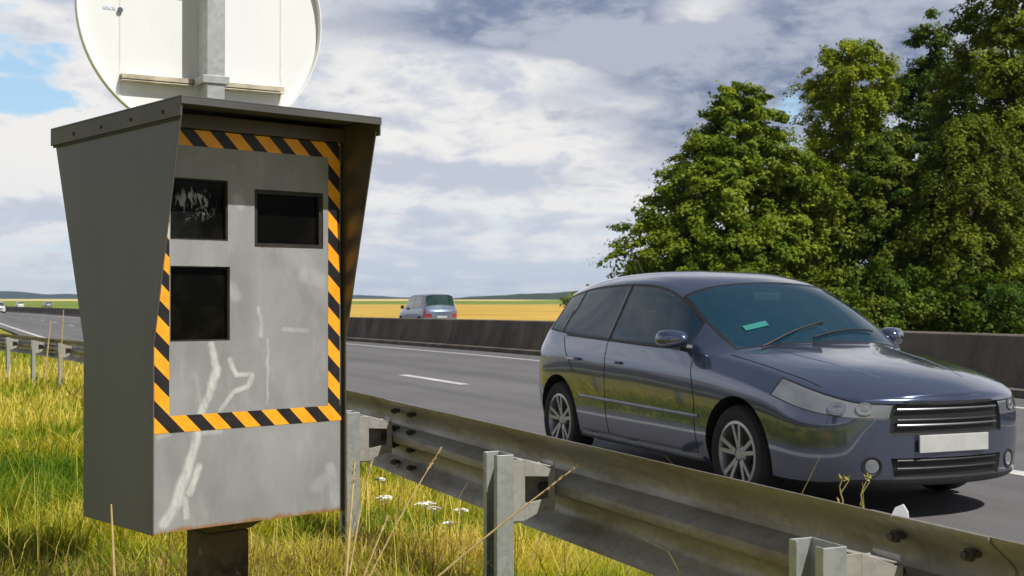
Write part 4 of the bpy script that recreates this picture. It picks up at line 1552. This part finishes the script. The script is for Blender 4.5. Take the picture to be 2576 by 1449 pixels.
def cabin(root):
    M_SEAT = simple('dark_seat_cloth', (0.035, 0.036, 0.042), 0.9, 0, 0.3, 30)
    M_DASH = simple('dark_dashboard', (0.028, 0.028, 0.030), 0.7, 0, 0.2, 20)
    mb = MB()
    mb.prism([(-.42, -.66, .80), (-.46, -.66, .925), (-.62, -.66, .94), (-.78, -.66, .90), (-.82, -.66, .62), (-.60, -.66, .50)], (0, 1.32, 0))
    mb.build('dashboard', M_DASH, root, bevel=0.02)
    mb = MB()
    mb.box((-1.55, 0, .27), (2.3, 1.36, .02))
    mb.build('cabin_floor', M_DASH, root)
    for s in (-1, 1):
        MB().box((-1.55, s * .765, .60), (2.0, .02, .60)).build('door_card', M_DASH, root)
    def seat(u, w, wid, top):
        mb = MB()
        mb.prism([(u + .02, w - wid / 2, .42), (u + .46, w - wid / 2, .46), (u + .48, w - wid / 2, .56), (u, w - wid / 2, .53)], (0, wid, 0))
        mb.prism([(u + .06, w - wid / 2, .50), (u - .06, w - wid / 2, .50), (u - .20, w - wid / 2, top), (u - .10, w - wid / 2, top + .01)], (0, wid, 0))
        return mb.build('seat', M_SEAT, root, bevel=0.035)
    for w in (-.37, .37):
        st_ = seat(-1.42, w, .50, 1.08)
        mb = MB()
        mb.box((-1.585, w, 1.20), (.09, .25, .17))
        mb.build('headrest', M_SEAT, st_, bevel=0.035)
    st_ = seat(-2.30, 0, 1.26, 1.02)
    for w in (-.40, .40):
        MB().box((-2.48, w, 1.10), (.08, .24, .13)).build('headrest', M_SEAT, st_, bevel=0.03)
    c0 = Vector((-.93, .37, .90))
    ax = Vector((-.88, 0, .47)).normalized()
    e1 = Vector((0, 1, 0))
    e2 = ax.cross(e1).normalized()
    mb = MB()
    mb.tube([c0 + (e1 * math.cos(q) + e2 * math.sin(q)) * .185 for q in np.linspace(0, 2 * math.pi, 29)], .014, 8, cap=False)
    for q in (0, math.pi, -math.pi / 2):
        mb.tube([c0, c0 + (e1 * math.cos(q) + e2 * math.sin(q)) * .18], .014, 6)
    mb.tube([c0, c0 - ax * .20], .03, 8)
    mb.build('steering_wheel', M_DASH, root, smooth=True)
    MB().box((-.90, 0, 1.275), (.02, .22, .06)).build('rear_view_mirror', M_DASH, root, bevel=0.008)
HEAD = math.atan2(-DV.y, -DV.x)          # towards the viewer


def front_axle(near_wheel_n, s, track):
    return rp(s, near_wheel_n + track, 0.004)


car = make_car('hatchback_car', HATCH, M_BLUE, M_GLASS, 3)
cabin(car)
tag(car, 'dark blue-grey hatchback driving towards the viewer on the near carriageway behind the guardrail', 'car')
car.location = front_axle(4.56, 6.86, 0.745)
car.rotation_euler = (0, 0, HEAD)

M_SILV = car_paint('pale_blue_silver', (0.24, 0.31, 0.42), 0.5, 0.3)
M_GL2 = car_glass('green_reflection_glass', (0.02, 0.05, 0.04))  # opaque glass, the green of reflected foliage put into its colour
van = make_car('people_carrier', VAN, M_SILV, M_GL2, 2, detail=False)
tag(van, 'blue-silver people carrier seen from behind above the concrete wall', 'car')
pv = pix(1074, 800, 62)
van.location = (pv.x - 0.0, pv.y, zr(57) + 0.004)
van.rotation_euler = (0, 0, math.atan2(DV.y, DV.x))
fwd = Vector((DV.x, DV.y, 0))
van.location += fwd * 1.3

M_WHT = car_paint('white_car_paint', (0.72, 0.72, 0.72), 0.0, 0.35)
M_GREY = car_paint('grey_car_paint', (0.30, 0.31, 0.33), 0.5, 0.3)


def far_car(px_, s_target_Y, paint, label, towards=False, dz=0.0):
    o = copy_tree(van)
    o.name = 'distant_car'
    for ch in o.children:
        if ch.name.startswith('body'):
            ch.data = ch.data.copy()
            ch.data.materials[0] = paint
    p = pix(px_, 770, s_target_Y)
    s_ = p.dot(DV)
    o.location = (p.x, p.y, zr(s_) + 0.004 + dz)
    d = rp(s_ + 1, 0) - rp(s_ - 1, 0)
    o.rotation_euler = (0, 0, math.atan2(d.y, d.x) + (math.pi if towards else 0))
    o.scale = (1.0, 1.0, 0.86)
    return tag(o, label, 'car')


far_car(45, 330, M_WHT, 'tiny distant white car showing above the far concrete wall')
far_car(115, 345, M_GREY, 'tiny distant grey car above the wall, close beside the cabinet')
far_car(-3, 175, M_WHT, 'white car cut by the picture edge on the near carriageway before the wall', True)


# ------------------------------------------------------------------ trees
def leaf_mat(name):
    m, g, b = mat(name)
    at = g.new('ShaderNodeAttribute', attribute_name='tint')
    b.inputs['Roughness'].default_value = 0.55
    b.inputs['Specular IOR Level'].default_value = 0.12
    g.l.new(at.outputs['Color'], b.inputs['Base Color'])
    tr = g.new('ShaderNodeBsdfTranslucent')
    g.l.new(g.mix(1.0, at.outputs['Color'], (1.5, 1.6, 0.6), 'MULTIPLY'), tr.inputs['Color'])
    mx = g.new('ShaderNodeMixShader')
    mx.inputs[0].default_value = 0.28
    out = g.n['Material Output']
    g.l.new(b.outputs[0], mx.inputs[1])
    g.l.new(tr.outputs[0], mx.inputs[2])
    g.l.new(mx.outputs[0], out.inputs['Surface'])
    return m


M_LEAF = leaf_mat('leaves')
M_BARK = simple('bark', (0.10, 0.075, 0.05), 0.9, 0, 0.35, 6, 0.5)
M_BIRCH = simple('birch_bark', (0.42, 0.39, 0.34), 0.8, 0, 0.5, 5, 0.4)


def leaf_quads(cent, nrm, size, rs, asp=0.62):
    """one pointed quad per leaf"""
    n = len(cent)
    t = rs.normal(size=(n, 3))
    t -= (t * nrm).sum(1, keepdims=True) * nrm
    t /= np.linalg.norm(t, axis=1, keepdims=True) + 1e-9
    b_ = np.cross(nrm, t)
    sz = size[:, None]
    p0 = cent - t * sz * 0.5
    p2 = cent + t * sz * 0.5
    p1 = cent + b_ * sz * 0.5 * asp + nrm * sz * 0.08
    p3 = cent - b_ * sz * 0.5 * asp + nrm * sz * 0.08
    v_ = np.stack([p0, p1, p2, p3], 1).reshape(-1, 3)
    return v_, np.arange(4 * n).reshape(n, 4)


def tree(name, label, cat, base, height, crown0, prof, nclump, nleaf, clump_r, leaf, colA, colB, seed, droop=0.0, bark=None, group=None, trunk_r=0.16, lean=(0, 0), flat=0.55, fill=0.75):
    """prof: (fraction of crown height, radius) pairs; clumps of leaves on limbs"""
    rs = np.random.default_rng(seed)
    root = empty(name, base, 0, label, cat, group)
    hs = np.array([p[0] for p in prof])
    rad = np.array([p[1] for p in prof])
    ch = height - crown0
    # clump centres
    C = []
    tries = 0
    while len(C) < nclump and tries < 40000:
        tries += 1
        h = rs.random()
        r = np.interp(h, hs, rad)
        if rs.random() > (r / rad.max()) ** 1.2 + 0.05:
            continue
        q = rs.random() * 2 * math.pi
        k = rs.random() ** (0.5 * (1 - fill) + 0.28)
        k = min(1.0, k) * (0.88 + 0.2 * rs.random())
        wob = 1 + 0.16 * math.sin(q * 3 + seed) + 0.10 * math.sin(q * 5 + h * 9 + seed * 2)
        C.append((math.cos(q) * r * k * wob + lean[0] * h, math.sin(q) * r * k * wob + lean[1] * h, crown0 + h * ch))
    C = np.array(C)
    V_, N_, S_, T_ = [], [], [], []
    for c in C:
        hh = (c[2] - crown0) / ch
        cr = clump_r * (0.6 + 0.75 * rs.random()) * (1.0 - 0.45 * hh)
        n = int(nleaf * (0.6 + 0.8 * rs.random()))
        d = rs.normal(size=(n, 3))
        d /= np.linalg.norm(d, axis=1, keepdims=True)
        rr = cr * (0.35 + 0.65 * rs.random(n) ** 0.6)
        stray = rs.random(n) < 0.16
        rr = np.where(stray, rr * (1.1 + 0.6 * rs.random(n)), rr)
        off = d * rr[:, None]
        off[:, 2] *= flat
        # each spray is drawn out along its twig, thin at the tip
        tw = np.array([c[0] - lean[0] * hh, c[1] - lean[1] * hh, 0.0])
        tw /= np.linalg.norm(tw) + 1e-6
        tw = tw + np.array([0, 0, 0.25 + 0.55 * hh]) + rs.normal(size=3) * 0.35
        tw /= np.linalg.norm(tw)
        al = off @ tw
        off += tw * (al * np.where(al > 0, 0.75, 0.1))[:, None]
        pr = off - (off @ tw)[:, None] * tw
        off -= pr * (np.clip(al / cr, 0, 1) * 0.55)[:, None]
        outw = np.array([c[0], c[1], 0.0])
        ln = np.linalg.norm(outw)
        if ln > 0.01:
            outw /= ln
        # branches sag outwards
        along = off[:, :2] @ outw[:2]
        off[:, 2] -= droop * np.maximum(0, along + cr * 0.3) ** 1.3 / max(cr, 0.1) ** 0.3
        V_.append(c + off)
        nn = d * 0.55 + np.array([0, 0, 0.75]) + outw * 0.45 + rs.normal(size=(n, 3)) * 0.42
        nn /= np.linalg.norm(nn, axis=1, keepdims=True)
        N_.append(nn)
        S_.append(leaf * (0.6 + 0.8 * rs.random(n)))
        mixk = np.clip(0.5 + 0.28 * rs.normal() + 0.18 * rs.normal(size=n), 0, 1)[:, None]
        br = (0.80 + 0.4 * rs.random(n))[:, None]
        T_.append((np.array(colA) * (1 - mixk) + np.array(colB) * mixk) * br)
    cent, nrm, size, tint = np.concatenate(V_), np.concatenate(N_), np.concatenate(S_), np.concatenate(T_)
    vv, ff = leaf_quads(cent, nrm, size, rs)
    np_mesh('crown', vv, ff, M_LEAF, root, tint)
    # trunk and limbs
    mb = MB()
    tp = []
    for k in range(9):
        f = k / 8
        z = f * (height * 0.93)
        tp.append((lean[0] * max(0, (z - crown0) / ch) + 0.06 * math.sin(3 * f + seed), lean[1] * max(0, (z - crown0) / ch) + 0.06 * math.cos(4 * f + seed), z - 0.15 if k == 0 else z))
    mb.tube(tp, [trunk_r * (1 - 0.9 * (k / 8)) + 0.012 for k in range(9)], 9)
    for c in C[:: max(1, len(C) // 70)]:
        z0 = max(crown0 * 0.7, c[2] - 0.55 * math.hypot(c[0], c[1]) - 0.4)
        f = min(8, z0 / (height * 0.93) * 8)
        i = min(7, int(f))
        a = Vector(tp[i]).lerp(Vector(tp[i + 1]), f - i)
        e = Vector(c)
        mid = a.lerp(e, 0.5) + Vector((0, 0, 0.12 * (e - a).length))
        r0 = trunk_r * 0.34 * (1 - 0.7 * z0 / height)
        mb.tube([a, a.lerp(mid, 0.5) + Vector((0, 0, .03)), mid, e], [r0, r0 * .75, r0 * .5, 0.008], 5, cap=False)
    mb.build('trunk', bark or M_BARK, root, smooth=True, sharp=60)
    return root


def at_px(x, Y):
    X = (x - CXP) * Y / F_PX
    s = Vector((X, Y, 0)).dot(DV)
    return Vector((X, Y, zr(s)))


def top_h(y, Y, z):
    return CAMH + (HYP - y) * Y / F_PX - z


LIME_A, LIME_B = (0.072, 0.125, 0.006), (0.240, 0.285, 0.018)
YEL_A, YEL_B = (0.140, 0.190, 0.008), (0.320, 0.355, 0.022)
DRK_A, DRK_B = (0.038, 0.082, 0.008), (0.125, 0.185, 0.016)
OLV_A, OLV_B = (0.060, 0.092, 0.006), (0.170, 0.200, 0.014)
GRP = 'trees beyond the far carriageway'

p = at_px(1815, 52)
tree('lime_tree', 'dense egg-shaped green tree, separate at the end of the wood beside the open sky', 'tree', p, top_h(215, 52, p.z), 1.0,
     [(0, 2.4), (0.06, 3.8), (0.18, 4.2), (0.35, 3.9), (0.52, 3.25), (0.68, 2.5), (0.80, 1.85), (0.92, 1.1), (1, 0.4)], 900, 165, 0.58, 0.16, LIME_A, LIME_B, 3, droop=0.3, group=GRP, trunk_r=0.2, flat=0.5, lean=(0.9, 0))
p = at_px(2130, 57)
tree('birch_tree', 'tall yellow-green birch with a rounded feathery top rising behind the egg-shaped tree', 'tree', p, top_h(88, 57, p.z), 3.4,
     [(0, 1.2), (0.2, 2.0), (0.4, 1.7), (0.55, 1.5), (0.68, 2.0), (0.82, 2.15), (0.93, 1.5), (1, 0.5)], 460, 170, 0.50, 0.14, YEL_A, YEL_B, 5, droop=0.7, bark=M_BIRCH, group=GRP, trunk_r=0.14, flat=0.75, lean=(0.3, 0))
p = at_px(2345, 61)
tree('poplar_tree', 'slender dark green tree with a pointed top between the birch and the tallest tree', 'tree', p, top_h(28, 61, p.z), 2.5,
     [(0, 2.2), (0.2, 3.2), (0.45, 2.8), (0.62, 2.2), (0.78, 1.35), (0.9, 0.85), (1, 0.2)], 460, 160, 0.56, 0.16, DRK_A, DRK_B, 8, droop=0.25, group=GRP, flat=0.7)
p = at_px(2545, 55)
tree('oak_tree', 'tallest broad dark green tree, its top cut off by the upper picture corner', 'tree', p, top_h(-150, 55, p.z), 2.0,
     [(0, 2.0), (0.15, 3.3), (0.4, 3.2), (0.65, 2.5), (0.8, 2.0), (0.92, 1.4), (1, 0.5)], 640, 170, 0.62, 0.16, OLV_A, LIME_B, 13, droop=0.35, group=GRP, trunk_r=0.22, flat=0.7)
p = at_px(2235, 52)
tree('maple_tree', 'mid height dark tree filling the gap below the birch and the pointed tree', 'tree', p, top_h(330, 52, p.z), 1.4,
     [(0, 2.0), (0.2, 2.9), (0.5, 2.7), (0.75, 1.9), (0.92, 1.0), (1, 0.3)], 400, 160, 0.56, 0.15, DRK_A, OLV_B, 21, droop=0.3, group=GRP, flat=0.6)
p = at_px(2440, 50)
tree('willow_tree', 'olive green tree with hanging sprays in front of the tallest tree', 'tree', p, top_h(285, 50, p.z), 1.0,
     [(0, 2.0), (0.2, 2.6), (0.5, 2.4), (0.75, 1.8), (0.92, 1.1), (1, 0.4)], 420, 160, 0.53, 0.14, OLV_A, OLV_B, 34, droop=0.9, group=GRP, flat=0.9)
p = at_px(2050, 51)
tree('young_birch', 'low loose olive-yellow birch with pale stem showing between egg-shaped tree and dark wood', 'tree', p, top_h(400, 51, p.z), 1.2,
     [(0, 0.9), (0.2, 1.5), (0.5, 1.5), (0.75, 1.3), (0.92, 0.8), (1, 0.2)], 110, 150, 0.55, 0.15, OLV_A, YEL_B, 55, droop=0.8, bark=M_BIRCH, group=GRP, trunk_r=0.10, flat=0.9)
p = at_px(2680, 60)
tree('ash_tree', 'dark tree whose crown only edges in at the picture side behind the tallest tree', 'tree', p, top_h(60, 60, p.z), 1.5,
     [(0, 2.5), (0.2, 3.6), (0.5, 3.4), (0.75, 2.6), (0.92, 1.4), (1, 0.3)], 150, 220, 0.95, 0.20, DRK_A, DRK_B, 61, droop=0.3, group=GRP)

GS = 'bushes at the foot of the wood'
shrubs = [(1640, 700, 1.5, DRK_A, LIME_B, 'leftmost low green bush under the egg-shaped tree'), (1780, 705, 1.5, DRK_A, DRK_B, 'dark bush under the middle of the egg-shaped tree'), (1930, 640, 1.7, OLV_A, OLV_B, 'olive bush at the inner side of the egg-shaped tree'),
          (2090, 690, 1.6, DRK_A, OLV_B, 'dark bush at the foot of the young birch'), (2230, 655, 1.7, DRK_A, DRK_B, 'very dark bush below the mid height tree'), (2365, 655, 1.5, LIME_A, LIME_B, 'brightest leafy bush in front of the dark wood'),
          (2480, 700, 1.7, DRK_A, LIME_A, 'dark bush just above the wall below the hanging sprays'), (2590, 640, 1.8, DRK_A, LIME_B, 'green bush at the picture edge above the wall')]
for k, (x, y, w, a, c, lab) in enumerate(shrubs):
    Y = 47 + (k % 3)
    p = at_px(x, Y)
    tree('bush', lab, 'bush', p, top_h(y, Y, p.z), 0.1, [(0, w * .9), (0.3, w), (0.6, w * .85), (0.85, w * .55), (1, w * .2)], 46, 190, 0.6, 0.16, a, c, 100 + k, droop=0.3, group=GS, trunk_r=0.05, flat=0.7)

GD = 'distant trees by the wheat field'
for k, (x, y, w, lab) in enumerate([(1492, 716, 2.4, 'far tree with a dark round top above the field edge'), (1530, 708, 3.0, 'taller far tree touching the left of the egg-shaped tree'), (1450, 738, 2.6, 'small pale green far bush at the field edge')]):
    Y = 330
    p = at_px(x, Y)
    tree('distant_tree', lab, 'tree', p, top_h(y, Y, p.z), 0.2, [(0, w * .8), (0.3, w), (0.65, w * .8), (1, w * .15)], 40, 90, 1.3, 0.7, LIME_A if k > 1 else DRK_A, LIME_B, 200 + k, group=GD, trunk_r=0.15)


# ------------------------------------------------------------------ verge: grass, stalks, flowers
def grass_mat(name):
    m, g, b = mat(name)
    at = g.new('ShaderNodeAttribute', attribute_name='tint')
    b.inputs['Roughness'].default_value = 0.6
    b.inputs['Specular IOR Level'].default_value = 0.2
    g.l.new(at.outputs['Color'], b.inputs['Base Color'])
    tr = g.new('ShaderNodeBsdfTranslucent')
    g.l.new(g.mix(1.0, at.outputs['Color'], (1.3, 1.3, 0.7), 'MULTIPLY'), tr.inputs['Color'])
    mx = g.new('ShaderNodeMixShader')
    mx.inputs[0].default_value = 0.45
    g.l.new(b.outputs[0], mx.inputs[1])
    g.l.new(tr.outputs[0], mx.inputs[2])
    g.l.new(mx.outputs[0], g.n['Material Output'].inputs['Surface'])
    return m


M_GRASS = grass_mat('grass_blades')


def vnoise(x, y, sc, seed):
    """smooth value noise on arrays"""
    r = np.random.default_rng(seed).random((64, 64))
    x, y = x * sc, y * sc
    xi, yi = np.floor(x).astype(int), np.floor(y).astype(int)
    fx, fy = x - xi, y - yi
    fx, fy = fx * fx * (3 - 2 * fx), fy * fy * (3 - 2 * fy)
    a, b_, c, d = r[xi % 64, yi % 64], r[(xi + 1) % 64, yi % 64], r[xi % 64, (yi + 1) % 64], r[(xi + 1) % 64, (yi + 1) % 64]
    return (a * (1 - fx) + b_ * fx) * (1 - fy) + (c * (1 - fx) + d * fx) * fy


def grass(n_total, seed, ymin, ymax, hscale, width, name, dry_bias=0.0):
    rs = np.random.default_rng(seed)
    # depth density falls off with distance so that the picture is covered evenly
    Y = 1.0 / (1 / ymin + (1 / ymax - 1 / ymin) * rs.random(n_total)) if True else None
    az = rs.uniform(-0.44, 0.30, n_total)
    X = az * Y
    s = X * DV.x + Y * DV.y
    n = X * NV.x + Y * NV.y
    edge = 2.85 + 0.15 * np.sin(s * 2.1) + 0.1 * rs.normal(size=n_total)
    keep = (n < edge)
    X, Y, s, n = X[keep], Y[keep], s[keep], n[keep]
    m_ = len(X)
    zz = np.interp(s, *ZS) - 0.03
    k = np.clip((2.95 - n) / 0.5, 0, 1)
    zz = np.interp(s, *ZS) - 0.03 + k * (np.interp(s, [-30, 2, 11, 20, 30, 60, 90], [0.08, 0.08, 0.05, -0.13, -0.14, -0.12, -0.05]) + 0.03)
    pt = vnoise(X + 50, Y + 50, 1.3, 1)
    pt2 = vnoise(X + 50, Y + 50, 3.1, 2)
    pt3 = vnoise(X + 50, Y + 50, 0.45, 3)
    h = hscale * (0.45 + 0.55 * pt2 + 0.5 * pt) * (0.55 + 0.75 * rs.random(m_))
    h *= np.clip(1.0 - (n - 2.0) * 0.55, 0.35, 1.0)
    w = width * (0.6 + 0.8 * rs.random(m_)) * (0.75 + 0.085 * Y)
    q = rs.uniform(0, 2 * math.pi, m_)
    dx, dy = np.cos(q), np.sin(q)
    # blade faces: across direction roughly facing the viewer for half of them
    ax, ay = -dy, dx
    lean = h * (0.15 + 0.85 * rs.random(m_) ** 1.4)
    wind = 0.10 * h
    b0 = np.stack([X, Y, zz - 0.02], 1)
    d3 = np.stack([dx, dy, np.zeros(m_)], 1)
    a3 = np.stack([ax, ay, np.zeros(m_)], 1)
    up = np.array([0, 0, 1.0])
    wd = np.array([0.8, 0.3, 0])
    p1 = b0 + up * (h * 0.45)[:, None] + d3 * (lean * 0.22)[:, None] + wd * (wind * .3)[:, None]
    p2 = b0 + up * (h * 0.80)[:, None] + d3 * (lean * 0.62)[:, None] + wd * (wind * .7)[:, None]
    p3 = b0 + up * (h * (1.0 - 0.15 * rs.random(m_)))[:, None] + d3 * lean[:, None] + wd * wind[:, None]
    W_ = w[:, None]
    pts = np.stack([b0 - a3 * W_ * .5, b0 + a3 * W_ * .5, p1 + a3 * W_ * .45, p1 - a3 * W_ * .45, p2 + a3 * W_ * .3, p2 - a3 * W_ * .3, p3 + a3 * W_ * .06, p3 - a3 * W_ * .06], 1).reshape(-1, 3)
    base = (np.arange(m_) * 8)[:, None]
    f = np.concatenate([base + np.array([0, 1, 2, 3]), base + np.array([3, 2, 4, 5]), base + np.array([5, 4, 6, 7])], 0)
    green = np.array([0.210, 0.280, 0.014])
    lush = np.array([0.115, 0.205, 0.012])
    olive = np.array([0.47, 0.43, 0.020])
    straw = np.array([0.70, 0.57, 0.14])
    brown = np.array([0.40, 0.27, 0.11])
    dr = np.clip((pt - 0.5) * 1.5 + (pt3 - 0.5) * 1.2 + 0.35 + dry_bias + 0.22 * rs.normal(size=m_), 0, 1)
    dr = np.clip(dr + np.where(Y > 9, 0.14, 0), 0, 1)[:, None]
    col = np.where(dr < 0.33, lush + (green - lush) * dr / 0.33, np.where(dr < 0.66, green + (olive - green) * (dr - 0.33) / 0.33, olive + (straw - olive) * np.clip((dr - 0.66) / 0.34, 0, 1)))
    nearb = ((Y < 5.4) & (X < -0.15) & (rs.random(m_) < 0.30 + 0.25 * pt2))[:, None]
    col = np.where(nearb, brown * 0.6 + straw * 0.5 * rs.random((m_, 1)), col)
    col = col * (0.75 + 0.5 * rs.random((m_, 1)))
    o = np_mesh(name, pts, f, M_GRASS, None, np.concatenate([col] * 3, 0))
    return tag(o, kind='stuff')


o = grass(150000, 1, 3.4, 11.0, 0.215, 0.0055, 'grass', 0.0)
o = grass(60000, 2, 8.0, 42.0, 0.24, 0.0075, 'grass', 0.10)
o = grass(2600, 3, 3.4, 16.0, 0.46, 0.0032, 'tall_grass', 0.38)


def stalk(a, c, r, label, seed_head=True, sag=0.0, group=None):
    """one dry stalk from a to c, with a thin seed head"""
    a, c = Vector(a), Vector(c)
    pts = []
    for k in range(13):
        f = k / 12
        q = a.lerp(c, f)
        q.z += sag * math.sin(f * math.pi)
        pts.append(q - a)
    root = empty('grass_stalk', a, 0, label, 'grass stalk', group)
    MB().tube(pts, [r * (1 - 0.55 * k / 12) for k in range(13)], 6).build('stem', M_STRAW, root, smooth=True)
    if seed_head:
        mb = MB()
        rs = random.Random(int(abs(a.x * 1000)) + 3)
        for k in range(16):
            f = 0.80 + 0.2 * k / 16
            i = min(11, int(f * 12))
            b0 = pts[i].lerp(pts[i + 1], f * 12 - i)
            dirv = (pts[12] - pts[10]).normalized() + Vector((rs.uniform(-.5, .5), rs.uniform(-.5, .5), rs.uniform(-.3, .5)))
            dirv.normalize()
            e = b0 + dirv * 0.016
            mb.tube([b0, b0.lerp(e, .5), e], [0.0006, 0.0022, 0.0004], 5)
        mb.build('seed_head', M_SEED, root, smooth=True)
    return root


M_STRAW = simple('dry_straw', (0.52, 0.39, 0.16), 0.6, 0, 0.2, 30)
M_SEED = simple('seed_husk', (0.40, 0.27, 0.12), 0.8, 0, 0.3, 60)
GST = 'dry grass stalks on the verge'
stalk(pix(1020, 1520, 3.75), pix(1452, 1172, 3.75), 0.0042, 'longest slanting dry straw crossing in front of the middle guardrail post', sag=0.008, group=GST)
stalk(pix(930, 1450, 4.2), pix(1110, 1128, 4.35), 0.0030, 'thin slanting straw in front of the rail between cabinet and middle post', sag=0.015, group=GST)
stalk(pix(290, 1470, 2.9), pix(281, 1268, 2.9), 0.0042, 'single upright pale stalk standing in front of the dark cabinet side', False, group=GST)
stalk(pix(868, 1490, 3.9), pix(893, 1160, 4.0), 0.0060, 'thick pale upright stalk beside the right foot of the cabinet', group=GST)
stalk(pix(880, 1440, 4.0), pix(935, 1160, 4.1), 0.0035, 'leaning stalk just right of the thick upright one by the cabinet', sag=0.02, group=GST)
stalk(pix(895, 1500, 4.2), pix(975, 1300, 4.3), 0.0035, 'short leaning stalk below the white flower by the cabinet', group=GST)
stalk(pix(1330, 1420, 4.7), pix(1385, 1285, 4.7), 0.0035, 'short dry straw under the bracket of the middle post', group=GST)
stalk(pix(1395, 1480, 4.6), pix(1420, 1390, 4.6), 0.0035, 'small straw right of the middle post near the lower picture edge', False, group=GST)
stalk(pix(150, 960, 15), pix(160, 780, 15), 0.010, 'tall thin weed standing before the far end of the guardrail', group=GST)
stalk(pix(112, 960, 16), pix(128, 808, 16), 0.012, 'shorter bushy weed stalk left of the tall thin one by the far rail', group=GST)

M_PETAL = simple('white_petals', (0.80, 0.80, 0.74), 0.6)
M_STEMG = simple('green_stem', (0.12, 0.16, 0.03), 0.6)


def flower(x, y, Y, w, label, seed):
    rs = random.Random(seed)
    head = pix(x, y, Y)
    base = Vector((head.x + rs.uniform(-.04, .04), head.y, 0.05))
    root = empty('white_flower', base, 0, label, 'flower', 'white umbel flowers in the verge')
    h = head - base
    MB().tube([(0, 0, 0), h * .5 + Vector((.01, 0, 0)), h - Vector((0, 0, .02))], [.003, .0025, .002], 6).build('stem', M_STEMG, root, smooth=True)
    mb = MB()
    for k in range(34):
        a, r = rs.uniform(0, 6.28), w * math.sqrt(rs.random())
        c = h + Vector((r * math.cos(a), r * math.sin(a), 0.008 - 0.25 * r * r / w))
        q = 0.006 + 0.004 * rs.random()
        nn = Vector((rs.uniform(-.3, .3), rs.uniform(-.3, .3), 1)).normalized()
        t_ = nn.orthogonal().normalized()
        b_ = nn.cross(t_)
        mb.add([c] + [c + (t_ * math.cos(i * 1.2566) + b_ * math.sin(i * 1.2566)) * q + nn * .002 for i in range(5)], [(0, i + 1, (i + 1) % 5 + 1) for i in range(5)])
        if k % 4 == 0:
            mb.tube([h - Vector((0, 0, .02)), c], .0008, 4)
    mb.build('flower_head', M_PETAL, root, fix=False)


flower(970, 1253, 5.2, 0.035, 'white flower closest to the cabinet foot', 1)
flower(1070, 1268, 5.4, 0.045, 'widest white flower, midway between cabinet and middle post', 2)
flower(1092, 1280, 5.5, 0.03, 'cream flower touching the widest white one', 5)
flower(1160, 1285, 5.5, 0.030, 'white flower nearest the middle guardrail post', 3)
flower(955, 1208, 5.9, 0.022, 'small pale flower highest under the rail', 4)
flower(1130, 1318, 5.3, 0.02, 'tiny white flower lowest in the green grass', 6)

# sprigs and a torn bit of plastic on the rail
M_SPRIG = simple('yellow_green_leaf', (0.24, 0.22, 0.03), 0.6)
def sprig(x, yb, x2, yt, Y, label, seed):
    rs = random.Random(seed)
    a, c = pix(x, yb, Y), pix(x2, yt, Y)
    root = empty('weed_sprig', a, 0, label, 'weed', 'sprigs growing up behind the rail')
    d = c - a
    pts = [d * f + Vector((0.006 * math.sin(f * 5 + seed), 0, 0)) for f in (0, .25, .5, .75, 1)]
    mb = MB().tube(pts, [.0022, .002, .0018, .0014, .001], 6)
    mb.tube([pts[2], pts[2] + Vector((0.02, 0, 0.03))], [.0015, .001], 5)
    mb.build('stem', simple('sprig_stem', (0.30, 0.25, 0.10), 0.6), root, smooth=True)
    mb = MB()
    for k in range(11):
        b0 = pts[4] * (1 - 0.03 * (k % 4)) if k < 7 else pts[2] + Vector((0.02, 0, 0.03))
        if k > 8:
            b0 = Vector((0, 0, 0.01))
        dr_ = Vector((rs.uniform(-1, 1), rs.uniform(-1, 1), rs.uniform(.3, 1.6))).normalized()
        sd2 = dr_.orthogonal().normalized()
        L_ = 0.016
        mb.add([b0, b0 + dr_ * L_ * .5 + sd2 * .004, b0 + dr_ * L_, b0 + dr_ * L_ * .5 - sd2 * .004], [(0, 1, 2, 3)])
    mb.build('leaves', M_SPRIG, root, fix=False)


sprig(2112, 1275, 2120, 1205, 2.98, 'shorter yellow-green sprig showing above the rail', 1)
sprig(2165, 1285, 2178, 1203, 2.95, 'taller yellow-green sprig above the rail, nearer the plastic scrap', 2)
a = [pix(*q, 2.66) for q in ((2238, 1300), (2250, 1276), (2270, 1268), (2282, 1288), (2284, 1312))]
mb = MB()
mb.prism([q - a[0] for q in a], (0.004, 0.006, 0.0))
o = mb.build('plastic_scrap', simple('milky_plastic', (0.55, 0.57, 0.62), 0.4, 0, 0.1), None, bevel=0.001)
o.location = a[0]
tag(o, 'small torn scrap of milky white plastic caught on the top edge of the rail', 'litter')

# ------------------------------------------------------------------ air
def haze():
    mb = MB()
    mb.box((0, 3400, 36), (9000, 7200, 84))
    m = bpy.data.materials.new('thin_haze')
    m.use_nodes = True
    g = NT(m.node_tree)
    g.n.clear()
    out = g.new('ShaderNodeOutputMaterial')
    vol = g.new('ShaderNodeVolumePrincipled')
    vol.inputs['Color'].default_value = (0.60, 0.76, 1.0, 1)
    vol.inputs['Density'].default_value = 0.00008
    g.l.new(vol.outputs[0], out.inputs['Volume'])
    o = mb.build('haze', m)
    tag(o, kind='stuff')


haze()
SC.cycles.volume_bounces = 0
